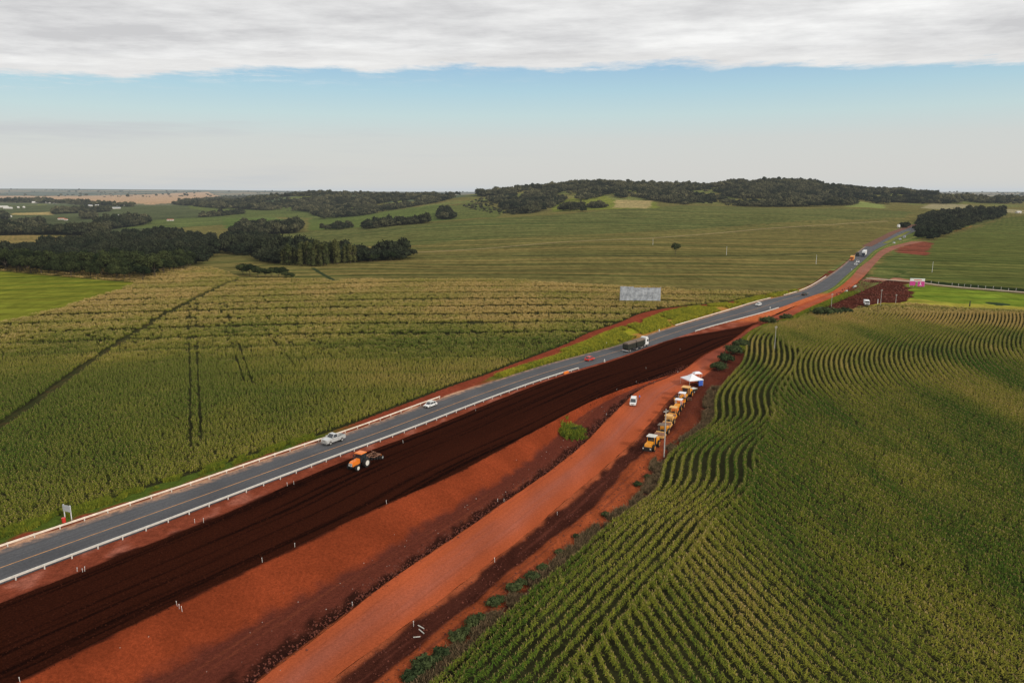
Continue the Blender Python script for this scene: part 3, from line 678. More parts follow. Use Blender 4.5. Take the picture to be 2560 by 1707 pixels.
M_F1 = foliage_mat('dark_foliage', (.014, .022, .008), (.045, .054, .018), False)
M_F2 = foliage_mat('olive_foliage', (.045, .055, .020), (.085, .085, .028), False)
M_F3 = foliage_mat('wood_foliage', (.018, .024, .012), (.125, .115, .058), True)
M_F4 = foliage_mat('shrub_foliage', (.028, .042, .016), (.062, .075, .026), False)
TREES = {'broad': [(crown_mesh(100+i, 5.4, 11, 1.2, 1000, 'round', .62, M_F1), trunk_mesh(i, 5.4, 11, 2)) for i in range(5)],
         'tall': [(crown_mesh(200+i, 3.9, 16, 2.5, 900, 'tall', .62, M_F2), trunk_mesh(9+i, 3.9, 16, 4)) for i in range(4)],
         'bushy': [(crown_mesh(300+i, 5.0, 8.5, .2, 900, 'round', .6, M_F1), trunk_mesh(20+i, 5.0, 8.5, 1.2)) for i in range(4)]}
def tree(kind, x, y, s, label, group=None, name=None, cat='tree', sink=0):
    cm, tm = random.choice(TREES[kind]); o = thing(name or {'broad': 'broadleaf_tree', 'tall': 'eucalyptus_tree', 'bushy': 'bushy_tree'}[kind], (x, y, float(zf(np.array([x]), np.array([y]))[0])-sink), random.uniform(0, 2*pi), label, cat, group)
    o.scale = (s*random.uniform(.88, 1.15), s*random.uniform(.88, 1.15), s*random.uniform(.85, 1.15))
    for n, me in (('crown', cm), ('trunk', tm)):
        c = bpy.data.objects.new(n, me); COL.objects.link(c); c.parent = o
    return o
def sample_poly(poly, sp, jit=.45):
    P_ = np.array(poly); x0, y0 = P_.min(0); x1, y1 = P_.max(0)
    gx, gy = np.meshgrid(np.arange(x0, x1, sp), np.arange(y0, y1, sp*.9)); gx = gx+(np.arange(gx.shape[0]) % 2)[:, None]*sp/2
    gx = gx.ravel()+rng.uniform(-jit, jit, gx.size)*sp; gy = gy.ravel()+rng.uniform(-jit, jit, gy.size)*sp
    k = inpoly(gx, gy, poly); return gx[k], gy[k]
WOODS = [
 ('broad', [(-260,672),(0,676),(130,690),(300,703),(345,704),(430,684),(500,661),(545,632),(535,600),(430,588),(300,598),(150,612),(0,625),(-260,630)], 8.6, 1.05, 'dark broadleaf tree of the big dense wood at the left edge', 'trees of the big wood on the left'),
 ('bushy', [(545,632),(560,600),(640,600),(700,612),(660,640),(600,640)], 8.5, .9, 'rounded tree in the low wood between the two big clumps', 'trees between the big wood and the tall stand'),
 ('tall', [(640,652),(700,664),(800,668),(930,655),(930,640),(850,632),(760,628),(690,628),(650,640)], 6.8, .95, 'tall narrow eucalyptus with olive crown in the mid field stand', 'tall trees of the mid field stand'),
 ('bushy', [(925,656),(1028,648),(1020,636),(930,640)], 8, 1.0, 'dark round tree at the right end of the mid field stand', 'round trees at the right end of the stand'),
 ('bushy', [(2290,574),(2296,600),(2330,602),(2372,585),(2425,565),(2505,545),(2512,533),(2400,530),(2330,538),(2300,550)], 9.5, 1.05, 'dark bushy tree in the roadside wood at the upper right', 'trees of the roadside wood on the right'),
]
cand = []
for kind, pts_, sp_, s_, lab, grp in WOODS:
    X, Y = sample_poly(wp(pts_), sp_)
    for x, y in zip(X, Y): cand.append((math.hypot(x, y)/s_, x, y, kind, s_*random.uniform(.62, 1.28), lab, grp))
for (px, py, s) in [(608,688,.9),(625,690,1.05),(645,693,.8),(662,692,.7),(680,694,.75),(697,694,.9),(715,696,.6),(728,697,.45),(618,685,.9),(706,691,.8)]:
    x, y, z = at(px, py); cand.append((0, x, y, 'bushy', s*1.1, 'dark round tree in the small clump at the end of the farm track', 'small clump of trees by the farm track'))
cand.sort(key=lambda c: c[0]); print('trees', len(cand))
for _, x, y, kind, s, lab, grp in cand[:296]: tree(kind, x, y, s, lab, grp)
tree('broad', *at(1688, 637)[:2], 1.0, 'lone round tree standing in the open field beyond the silver billboard')
tree('bushy', *at(1060, 553)[:2]*1, 1.3, 'isolated dark tree on the slope below the wooded ridge') if False else None
for px, py, kd, s_, lab in [(2175,474,'tall',.95,'tall lone tree standing out above the wood on the right part of the skyline'), (1388,464,'tall',.8,'slim tree on the skyline at the left shoulder of the hill'), (1478,460,'tall',1.0,'tallest of the trees on the left hump of the skyline'), (1495,460,'broad',1.0,'broad crowned tree right of the tallest skyline tree'),
    (1590,461,'broad',1.05,'spreading tree on the skyline dip of the hill'), (1610,462,'broad',.9,'smaller tree right of the spreading skyline tree'), (1772,463,'broad',.9,'small umbrella shaped tree on the skyline left of the main summit'), (2062,470,'broad',.9,'small tree on the falling skyline right of the summit'),
    (757,486,'tall',1.0,'slim tree left in the pair above the left wooded ridge'), (778,486,'tall',1.05,'slim tree right in the pair above the left wooded ridge'), (905,484,'tall',1.0,'tall tree rising from the middle of the left wooded ridge'), (925,484,'broad',1.1,'round tree right of the tall tree on the left ridge'),
    (965,485,'broad',1.15,'broad tree on the right half of the left ridge'), (985,485,'tall',.9,'slim tree beside the broad tree on the left ridge'), (1120,486,'broad',1.2,'spreading tree at the right end of the left ridge'), (1200,487,'tall',1.3,'tall dense tree at the saddle between the ridges'), (1222,487,'broad',1.3,'round tree right of the saddle tree')]:
    x, y, z = at(px, py); tree(kd, x, y, s_*1.15, lab)
C_TR = templ('wood_tree', [crown_mesh(400+i, 5.6, 8.6, .2, 200, 'round', 1.25, M_F3) for i in range(5)])
def put_wood(name, X, Y, s, label, hv=.42, dark=1.0):
    n = len(X); rot = np.zeros((n, 3)); rot[:, 2] = rng.uniform(0, 6.28, n); ss = s*rng.uniform(1-hv, 1+hv, n)
    S = np.stack([ss, ss, ss*rng.uniform(.55, 1.5, n)*(.35+1.35*fbm(X/75, Y/75, 3))], 1)
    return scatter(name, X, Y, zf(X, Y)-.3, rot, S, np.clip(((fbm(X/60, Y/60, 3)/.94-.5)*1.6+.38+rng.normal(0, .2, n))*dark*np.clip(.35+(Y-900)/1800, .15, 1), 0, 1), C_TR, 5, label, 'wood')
R_ = cand[296:]
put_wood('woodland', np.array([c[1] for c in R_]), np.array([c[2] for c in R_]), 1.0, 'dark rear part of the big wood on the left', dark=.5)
HW = [
 ([(430,511),(520,498),(700,488),(860,484),(1040,488),(1160,490),(1120,500),(1070,511),(980,526),(880,543),(800,548),(770,530),(640,526),(500,518)], 1.15, 11, 'dark wooded ridge behind the valley at left centre'),
 ([(1290,484),(1330,474),(1400,468),(1500,466),(1560,468),(1530,485),(1470,500),(1400,510),(1330,534),(1260,533),(1250,515),(1215,500)], 1.1, 10, 'dark wood climbing the left shoulder of the hill'),
 ([(1535,474),(1700,474),(1850,466),(1870,480),(1945,482),(1960,470),(2000,470),(2100,478),(2200,492),(2300,503),(2290,513),(2215,512),(2150,502),(2110,517),(1950,518),(1800,517),(1680,510),(1640,503),(1540,495)], 1.15, 11, 'broad dark wood covering the main hill on the skyline'),
 ([(2190,486),(2300,490),(2400,495),(2560,502),(2700,506),(2700,511),(2560,510),(2400,509),(2300,512),(2215,509)], 1.2, 12, 'wooded ridge descending to the right edge'),
 ([(1395,528),(1415,516),(1445,514),(1470,522),(1460,531)], 1.1, 8, 'dark copse on the grassy slope of the hill'),
 ([(1468,514),(1500,508),(1520,520),(1480,522)], .9, 9, 'scrubby copse beside the tan clearing on the hill'),
 ([(1095,548),(1098,532),(1120,532),(1138,545),(1130,552)], 1.2, 9, 'dark copse at the foot of the grassy slope'),
 ([(905,570),(960,560),(1070,553),(1070,559),(980,566),(915,574)], 1.0, 9, 'low dark tree belt along the crest of the middle field'),
 ([(800,574),(850,566),(890,569),(850,575)], .8, 10, 'small tree group left of the crest tree belt'),
 ([(575,588),(600,568),(700,572),(755,570),(750,583),(650,588)], 1.25, 9, 'dark wood in the hollow behind the tall stand'),
 ([(130,532),(200,528),(275,525),(275,529),(200,533),(130,536)], 1.3, 10, 'straight dark tree belt in the far valley'),
 ([(222,573),(280,562),(370,548),(372,560),(290,572),(230,577)], 1.5, 10, 'dark plantation block in the valley behind the big wood'),
 ([(20,566),(60,560),(110,558),(110,566),(60,572),(25,574)], 1.3, 10, 'tree clump beside the valley farmstead'),
 ([(-300,588),(0,580),(120,576),(200,576),(270,585),(270,591),(120,588),(0,589),(-300,594)], 1.25, 10, 'long dark tree belt behind the big wood at left'),
 ([(0,545),(18,543),(20,550),(0,552)], 1.5, 10, 'dark tree clump at the left border of the valley'),
 ([(200,543),(240,540),(245,548),(205,549)], 1.2, 11, 'tree clump around the small valley house'),
 ([(495,540),(560,534),(610,530),(610,535),(560,540),(500,544)], 1.0, 11, 'sparse tree row across the valley slope'),
 ([(0,502),(60,502),(130,504),(230,509),(340,514),(330,518),(200,514),(120,509),(0,507)], 1.4, 22, 'scattered village trees on the far plain'),
 ([(1192,488),(1230,486),(1290,488),(1290,491),(1200,492)], 1.7, 10, 'tree group on the ridge left of the main hill'),
 ([(2253,568),(2268,567),(2268,571),(2253,572)], .8, 8, 'dark thicket below the white water tank'),
 ([(1270,530),(1340,535),(1250,538),(1150,520),(1200,500)], .7, 26, 'scattered scrub on the left hill slope'),
]
for pts_, s, sp_, lab in HW:
    X, Y = sample_poly(wp(pts_), sp_*.85)
    if s in (1.15, 1.1, 1.2) and len(X) > 60:
        pl_ = wp(pts_); XS, YS = [X], [Y]
        for dy in (90, 180, 270, 360):
            x2 = X*(1+dy/Y); y2 = Y+dy; k = ~inpoly(x2, y2, pl_) & (zf(x2, y2) > 57+(Y*0-12)) & (Y > 2000); XS.append(x2[k]+rng.normal(0, 4, k.sum())); YS.append(y2[k]+rng.normal(0, 4, k.sum()))
        X = np.concatenate(XS); Y = np.concatenate(YS)
        k = (fbm(X/85+2, Y/130, 3)/.94+rng.normal(0, .05, len(X))) > .42; X, Y = X[k], Y[k]
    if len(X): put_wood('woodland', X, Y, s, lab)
    else: print('EMPTY wood', lab)
# far specks of wood on the plain
X = rng.uniform(-9000, 9000, 5200); Y = rng.uniform(3600, 14000, 5200); k = (fbm(X/500, Y/500, 3)/.94 > .56) & (np.abs(X) < Y*.8); put_wood('woodland', X[k], Y[k], 2.2, 'faint scattered trees of the distant plain towards the horizon')

# ------------------------------------------------------------------ paints
M_WHITE = mat('white_paint', (.78, .78, .76), .35, var=.05, spec=.5, dirt=.5)
M_SILV = mat('silver_paint', (.62, .62, .60), .3, metal=.35, var=.05, spec=.5, dirt=.6)
M_GLASS = mat('dark_glass', (.03, .035, .04), .12, var=.1, spec=.8)
M_TYRE = mat('tyre_rubber', (.022, .02, .018), .85, var=.3)
M_RIM = mat('wheel_rim', (.45, .44, .42), .4, metal=.4, var=.1)
M_RIMW = mat('cream_rim', (.72, .68, .60), .5, var=.1)
M_BLACK = mat('black_metal', (.02, .02, .02), .6, var=.2)
M_ORANGE = mat('orange_paint', (.78, .20, .02), .35, var=.08, spec=.5, dirt=.4)
M_YEL = mat('yellow_paint', (.76, .30, .02), .4, var=.12, spec=.4, dirt=.8)
M_YELP = mat('faded_yellow_paint', (.72, .40, .12), .5, var=.12, spec=.3, dirt=.8)
M_RED = mat('red_paint', (.60, .045, .03), .35, var=.08, spec=.5)
M_BLUE = mat('blue_fabric', (.04, .11, .45), .8, var=.15)
M_DBLUE = mat('dark_blue_paint', (.03, .045, .09), .35, var=.1, spec=.5)
M_CANV = mat('white_canvas', (.78, .78, .80), .8, var=.05)
M_RUST = mat('rusty_steel', (.26, .13, .08), .7, metal=.2, var=.35)
M_GALV = mat('galvanised_steel', (.62, .60, .54), .5, metal=.15, var=.12, scale=1.5)
M_DUSTY = mat('dusty_guardrail_steel', (.74, .62, .50), .6, metal=.1, var=.2, scale=1.0)
M_CONC = mat('concrete', (.42, .40, .36), .85, var=.2, scale=2)
M_LAMP = mat('lamp_glass', (.85, .83, .75), .15, var=.02, spec=.8)
M_TARP = mat('grain_tarpaulin', (.17, .125, .095), .85, var=.2)
M_BODYG = mat('dark_green_steel', (.030, .032, .022), .6, var=.3)
M_SKIN = mat('skin', (.30, .17, .11), .6, var=.1)
M_DENIM = mat('dark_trousers', (.05, .05, .07), .9, var=.2)
M_HAIR = mat('hair', (.03, .02, .015), .8, var=.2)

def head_of(Y, rev=False, f=None):
    f = f or Cm; dx = float(f(np.array([Y+3]))[0]-f(np.array([Y-3]))[0]); a = math.atan2(6, dx); return a+pi if rev else a
def wheel(par, x, y, r, w, rim=M_RIM):
    o = MB().cyl((0, 0, 0), r, w, 'y', 18).build('wheel', M_TYRE, par, bevel=.02); o.location = (x, y, r)
    MB().cyl((0, (w/2+.004)*(1 if y > 0 else -1), 0), r*.6, .03, 'y', 14).build('rim', rim, o); return o
def car(name, loc, rz, label, cat, paint, L=4.1, Wd=1.7, H=1.42, style='hatch', sc=1.0, rack=False, group=None):
    t = thing(name, loc, rz, label, cat, group, sc); h = L/2; w = Wd/2
    gh = {'hatch': (-.42, -.30, .10, .30), 'sedan': (-.33, -.16, .12, .30), 'van': (-.48, -.44, .22, .38), 'estate': (-.46, -.38, .10, .28)}[style]
    zb = .82*H/1.42 if style != 'van' else .95
    MB().prism([(-h, .28), (h-.06, .26), (h, .5), (h-.03, zb*.8), (gh[3]*L, zb), (gh[0]*L, zb*1.02), (-h+.02, zb*.9)], -w, w).build('body', paint, t, bevel=.05)
    MB().quadbox([(gh[0]*L, -w+.06, zb), (gh[3]*L-.02, -w+.06, zb), (gh[3]*L-.02, w-.06, zb), (gh[0]*L, w-.06, zb),
                  (gh[1]*L, -w+.2, H-.05), (gh[2]*L, -w+.2, H-.05), (gh[2]*L, w-.2, H-.05), (gh[1]*L, w-.2, H-.05)]).build('windows', M_GLASS, t)
    MB().box(gh[1]*L-.05, gh[2]*L+.04, -w+.17, w-.17, H-.055, H, .03, .03).build('roof', paint, t, bevel=.02)
    p = MB()
    for s in (-1, 1):
        p.tube((gh[3]*L, s*(w-.07), zb), (gh[2]*L, s*(w-.2), H-.03), .045); p.tube((gh[0]*L, s*(w-.07), zb), (gh[1]*L, s*(w-.2), H-.03), .07)
        xm = (gh[1]+gh[2])/2*L; p.tube((xm, s*(w-.05), zb), (xm, s*(w-.19), H-.03), .045)
    p.build('window_pillars', paint, t)
    for s in (-1, 1):
        wheel(t, L*.30, s*(w-.08), .31, .2); wheel(t, -L*.30, s*(w-.08), .31, .2)
        MB().box(h-.1, h+.01, s*w*.62-.17, s*w*.62+.17, .52, .66).build('headlight', M_LAMP, t)
        MB().box(-h-.015, -h+.08, s*w*.75-.12, s*w*.75+.12, .6, .78).build('tail_light', M_RED, t)
    MB().box(h-.06, h+.05, -w+.05, w-.05, .24, .42).build('bumper', M_BLACK if style != 'van' else paint, t, bevel=.02)
    MB().box(h-.02, h+.03, -.4, .4, .48, .62).build('grille', M_BLACK, t)
    MB().box(h+.051, h+.065, -.2, .2, .28, .38).build('number_plate', M_GALV, t)
    if rack:
        r_ = MB()
        for x in (-.6, 0, .5): r_.tube((x-.2, -w+.2, H+.1), (x-.2, w-.2, H+.1), .03)
        for s in (-1, 1): r_.tube((-.9, s*(w-.25), H+.1), (.4, s*(w-.25), H+.1), .03)
        r_.build('roof_rack', M_GALV, t)
    return t
def on(px, py): x, y, z = at(px, py); return (x, y, z+.03)

# silver pickup truck
x, y, z = on(834, 1106); rz = head_of(y, True)
t = thing('pickup_truck', (x, y, z), rz, 'silver single cab pickup driving towards the viewer beside the left guardrail', 'pickup truck', sc=1.0)
MB().prism([(-2.75, .5), (2.6, .42), (2.75, .7), (2.7, 1.08), (1.15, 1.2), (-.55, 1.2), (-.55, .62), (-2.75, .62)], -.98, .98).build('body', M_SILV, t, bevel=.05)
b = MB(); b.box(-2.75, -.57, -.98, -.88, .62, 1.18); b.box(-2.75, -.57, .88, .98, .62, 1.18); b.box(-2.75, -2.66, -.88, .88, .62, 1.18); b.box(-.68, -.58, -.88, .88, .62, 1.18)
b.build('cargo_bed', M_SILV, t); MB().box(-2.64, -.7, -.87, .87, .625, .66).build('bed_floor', M_BLACK, t)
MB().quadbox([(-.5, -.9, 1.2), (1.12, -.9, 1.2), (1.12, .9, 1.2), (-.5, .9, 1.2), (-.38, -.72, 1.74), (.45, -.72, 1.74), (.45, .72, 1.74), (-.38, .72, 1.74)]).build('windows', M_GLASS, t)
MB().box(-.43, .5, -.75, .75, 1.742, 1.80, .03, .03).build('roof', M_SILV, t, bevel=.02)
p = MB()
for s in (-1, 1): p.tube((1.12, s*.9, 1.2), (.45, s*.72, 1.76), .05); p.tube((-.5, s*.9, 1.2), (-.38, s*.72, 1.76), .09)
p.build('window_pillars', M_SILV, t)
for s in (-1, 1):
    wheel(t, 1.75, s*.88, .40, .26); wheel(t, -1.65, s*.88, .40, .26)
    MB().box(2.66, 2.77, s*.72-.18, s*.72+.18, .78, 1.0).build('headlight', M_LAMP, t)
    MB().box(.9, 1.1, s*1.12-.11, s*1.12+.11, 1.18, 1.4).build('mirror', M_SILV, t)
MB().box(2.7, 2.78, -.5, .5, .72, 1.02).build('grille', M_RIM, t); MB().box(2.65, 2.92, -.95, .95, .40, .60).build('bumper', M_RIM, t, bevel=.03)
MB().box(-.5, 1.2, -1.05, -.98, .42, .50).build('running_board', M_GALV, t); t.scale = (1.0, 1.1, 1.25)
car('hatchback_car', on(1076, 1016), head_of(at(1076, 1016)[1], True), 'white compact hatchback with roof rack beside the end of the left guardrail', 'car', M_WHITE, 4.0, 1.66, 1.4, 'hatch', 1.0, True)
car('compact_car', on(1474, 901), head_of(at(1474, 901)[1]), 'small red car on the highway behind the grain truck', 'car', M_RED, 3.7, 1.6, 1.4, 'hatch', 1.08)
car('estate_car', on(1896, 764), head_of(at(1896, 764)[1], True), 'white and grey estate car on the highway beside the long pale kerb', 'car', M_WHITE, 4.3, 1.7, 1.45, 'estate', 1.05)
car('dark_car', on(2011, 738), head_of(at(2011, 738)[1]), 'dark green car on the highway at the grassy median tip', 'car', M_BODYG, 4.3, 1.75, 1.45, 'sedan', 1.1)
car('van', on(1583, 1010), head_of(at(1583, 1010)[1], True, Lg)+.22, 'white van parked on the dirt road with a person at its side', 'van', M_WHITE, 4.5, 1.8, 1.9, 'van', .98)
car('sedan_car', on(2144, 657), head_of(at(2144, 657)[1], True), 'white car directly in front of the dark blue lorry in the queue', 'car', M_WHITE, 4.3, 1.75, 1.45, 'sedan', 1.25)
car('sedan_car', on(2139, 663), head_of(at(2139, 663)[1], True), 'white car leading the queue in front of another white car', 'car', M_WHITE, 4.2, 1.75, 1.42, 'sedan', 1.15)
car('sedan_car', on(2235, 609), head_of(at(2235, 609)[1], True), 'white car nearest of the three on the far highway by the wood', 'car', M_WHITE, 4.3, 1.75, 1.45, 'sedan', 1.2)
car('sedan_car', on(2250, 600), head_of(at(2250, 600)[1], True), 'white car between two others on the far highway by the wood', 'car', M_WHITE, 4.3, 1.75, 1.45, 'hatch', 1.2)
car('van', on(2261, 595), head_of(at(2261, 595)[1], True), 'cream van farthest along the highway next to the roadside wood', 'van', M_WHITE, 4.6, 1.85, 2.1, 'van', 1.3)

# grain truck: two trailers and a white tractor unit
x, y, z = on(1592, 872); rz = head_of(y)
t = thing('grain_truck', (x, y, z), rz, 'long grain lorry with two tarpaulined trailers and white cab on the highway', 'truck', sc=.86)
def hopper(x0, x1):
    a = MB().prism([(x0+.15, 1.15), (x1-.15, 1.15), (x1, 1.5), (x1, 3.05), (x0, 3.05), (x0, 1.5)], -1.25, 1.25).build('trailer_body', M_BODYG, t)
    MB().quadbox([(x0-.03, -1.3, 2.9), (x1+.03, -1.3, 2.9), (x1+.03, 1.3, 2.9), (x0-.03, 1.3, 2.9), (x0+.1, -.9, 3.45), (x1-.1, -.9, 3.45), (x1-.1, .9, 3.45), (x0+.1, .9, 3.45)]).build('tarpaulin', M_TARP, a)
    q = MB()
    for k in range(7): xx = x0+.3+(x1-x0-.6)*k/6; q.box(xx-.04, xx+.04, -1.3, -1.255, 1.3, 2.9); q.box(xx-.04, xx+.04, 1.255, 1.3, 1.3, 2.9)
    q.build('side_ribs', M_BLACK, a); MB().box(x0+.2, x1-.2, -.5, .5, .85, 1.15).build('chassis', M_BLACK, a)
t.scale = (.84, .92, 1.02); hopper(-9.8, -2.9); hopper(-2.3, 4.6)
for xx in (-9.0, -7.8, -2.9, -1.7, 1.4, 2.6, 7.2):
    for s in (-1, 1): wheel(t, xx, s*1.05, .5, .35, M_RIM)
MB().prism([(5.2, .9), (7.9, .9), (8.0, 1.8), (7.75, 3.1), (7.0, 3.75), (5.4, 3.75)], -1.22, 1.22).build('cab', M_WHITE, t, bevel=.06)
MB().quadbox([(7.97, -1.1, 1.95), (8.02, -1.1, 1.95), (8.02, 1.1, 1.95), (7.97, 1.1, 1.95), (7.74, -1.05, 2.95), (7.81, -1.05, 2.95), (7.81, 1.05, 2.95), (7.74, 1.05, 2.95)]).build('windscreen', M_GLASS, t)
for s in (-1, 1): MB().box(6.4, 7.4, s*1.235-.012, s*1.235+.012, 2.0, 2.8).build('side_window', M_GLASS, t)
for s in (-1, 1): MB().box(7.6, 7.8, s*1.5-.1, s*1.5+.1, 2.0, 2.8).build('mirror', M_BLACK, t)
MB().box(4.3, 5.6, -1.1, -.6, .5, 1.1).build('fuel_tank', M_RIM, t); MB().box(-9.95, -9.82, -1.2, 1.2, .55, .8).build('rear_bumper', M_WHITE, t)
MB().box(-2.9, 5.3, -.4, .4, .7, .85).build('drawbar', M_BLACK, t)
for s in (-1, 1): MB().box(-9.97, -9.94, s*.9-.2, s*.9+.2, .85, 1.0).build('tail_light', M_RED, t)

def lorry(name, px, py, rev, label, boxm, cabm, L=9, sc=1.0, boxh=3.9, gap=True):
    x, y, z = on(px, py); t = thing(name, (x, y, z), head_of(y, rev), label, 'truck', sc=sc); h = L/2
    MB().box(h-2.1, h, -1.2, 1.2, .7, 3.0, 0, .05).build('cab', cabm, t, bevel=.08)
    MB().box(h-.02, h+.03, -1.05, 1.05, 1.75, 2.6).build('windscreen', M_GLASS, t)
    MB().box(h-.01, h+.04, -.7, .7, .9, 1.4).build('grille', M_BLACK, t); MB().box(h-.05, h+.12, -1.2, 1.2, .45, .8).build('bumper', cabm, t)
    if boxm: MB().box(-h, h-2.4, -1.28, 1.28, 1.1, boxh).build('cargo_box', boxm, t, bevel=.03)
    MB().box(-h+.2, h-1, -.5, .5, .7, 1.08).build('chassis', M_BLACK, t)
    for s in (-1, 1):
        wheel(t, h-1.1, s*1.05, .5, .3); wheel(t, -h+1.6, s*1.05, .5, .3); wheel(t, -h+2.8, s*1.05, .5, .3)
        MB().box(h-.02, h+.13, s*.9-.2, s*.9+.2, .95, 1.15).build('headlight', M_LAMP, t)
    return t
lorry('box_lorry', 2130, 652, True, 'orange yellow lorry alone in the left lane beside the red bank', M_YELP, M_ORANGE, 8, 1.15, 3.6)
lorry('semi_trailer_truck', 2160, 640, True, 'dark blue cabbed lorry pulling a tall white box trailer in the queue', M_WHITE, M_DBLUE, 19, 1.1, 4.3)
lorry('flatbed_lorry', 2143, 640, False, 'dark lorry with white cab roof partly hidden left of the white trailer', M_BODYG, M_BLACK, 7, 1.0, 2.6)
x, y, z = on(2166, 763); t = thing('service_truck', (x, y, z), -1.9, 'white service truck parked at the edge of the dark tilled patch', 'truck', sc=1.1)
MB().box(.9, 2.7, -1.0, 1.0, .6, 2.4, .15, .05).build('cab', M_WHITE, t, bevel=.06); MB().box(2.55, 2.64, -.85, .85, 1.45, 2.15).build('windscreen', M_GLASS, t)
MB().box(-2.8, .75, -1.1, 1.1, .8, 2.3).build('cargo_box', M_WHITE, t, bevel=.03); MB().box(2.66, 2.74, -.6, .6, .8, 1.1).build('grille', M_BLACK, t)
for s in (-1, 1):
    wheel(t, 1.8, s*.9, .42, .28); wheel(t, -1.7, s*.9, .42, .28); MB().box(2.66, 2.75, s*.8-.13, s*.8+.13, .85, 1.05).build('headlight', M_LAMP, t)

# orange tractor with plough
x, y, z = on(898, 1168); rz = head_of(y, True)+.12
t = thing('tractor', (x, y, z), rz, 'orange farm tractor with cream wheel rims working the dark tilled soil', 'tractor', sc=1.22)
MB().prism([(.15, .85), (2.0, .75), (2.25, .95), (2.2, 1.35), (1.9, 1.62), (.15, 1.72)], -.42, .42).build('hood', M_ORANGE, t, bevel=.06)
MB().box(2.12, 2.3, -.36, .36, .85, 1.4).build('grille', M_RIM, t, bevel=.03); MB().box(-1.3, 2.0, -.3, .3, .5, .85).build('chassis', M_BLACK, t)
MB().quadbox([(-1.15, -.62, 1.0), (.2, -.55, 1.0), (.2, .55, 1.0), (-1.15, .62, 1.0), (-1.1, -.66, 2.42), (.05, -.6, 2.42), (.05, .6, 2.42), (-1.1, .66, 2.42)]).build('cab_glass', M_GLASS, t)
p = MB()
for s in (-1, 1): p.tube((.2, s*.56, 1.0), (.06, s*.61, 2.45), .05); p.tube((-1.15, s*.63, 1.0), (-1.1, s*.67, 2.45), .06); p.tube((-.45, s*.6, 1.0), (-.5, s*.64, 2.45), .04)
p.build('cab_frame', M_BLACK, t)
MB().box(-1.3, .3, -.8, .8, 2.45, 2.62, .08, .08).build('cab_roof', M_ORANGE, t, bevel=.05)
for s in (-1, 1):
    wheel(t, 1.45, s*.86, .52, .38, M_RIMW); wheel(t, -.75, s*.98, .78, .5, M_RIMW)
    MB().prism([(-1.5, 1.1), (-1.2, 1.6), (-.4, 1.66), (0, 1.1), (-.1, 1.05), (-.45, 1.56), (-1.15, 1.5), (-1.4, 1.05)], s*.98-.26, s*.98+.26).build('fender', M_BLACK, t)
    MB().box(2.2, 2.32, s*.25-.1, s*.25+.1, 1.0, 1.15).build('headlight', M_LAMP, t)
    MB().box(.1, .25, s*.95-.08, s*.95+.08, 1.9, 2.15).build('mirror', M_BLACK, t)
MB().tube((1.1, -.3, 1.6), (1.1, -.3, 2.5), .05).build('exhaust_pipe', M_BLACK, t)
pl = thing('disc_plough', (x-cos(rz)*4.3, y-sin(rz)*4.3, z), rz, 'rusty trailed disc plough hitched behind the orange tractor', 'plough', sc=1.2)
fr = MB(); fr.tube((2.3, 0, .6), (.6, 0, 1.0), .08); fr.tube((.6, -.9, 1.0), (.6, .9, 1.0), .07); fr.tube((-1.4, -.9, 1.0), (-1.4, .9, 1.0), .07)
for s in (-1, 1): fr.tube((.6, s*.9, 1.0), (-1.4, s*.9, 1.0), .07)
fr.tube((.6, -.9, 1.0), (-1.4, .9, 1.0), .06); fr.tube((.6, 0, 1.05), (-.3, .2, 1.75), .05); fr.tube((-.3, .2, 1.75), (-1.4, 0, 1.0), .05); fr.tube((-.5, -.6, 1.8), (.1, .5, 1.65), .05)
fr.build('frame', M_RUST, pl)
for k in range(6):
    MB().cyl((.4-.34*k, -.85+.34*k, .36), .34, .05, 'y', 14).build('disc', M_BLACK, pl); MB().tube((.4-.34*k, -.85+.34*k, .36), (.4-.34*k, -.85+.34*k, 1.0), .04).build('disc_arm', M_RUST, pl)
wheel(pl, -1.6, 1.05, .36, .18); MB().tube((-1.6, .95, .36), (-1.4, .9, 1.0), .05).build('wheel_arm', M_ORANGE, pl)

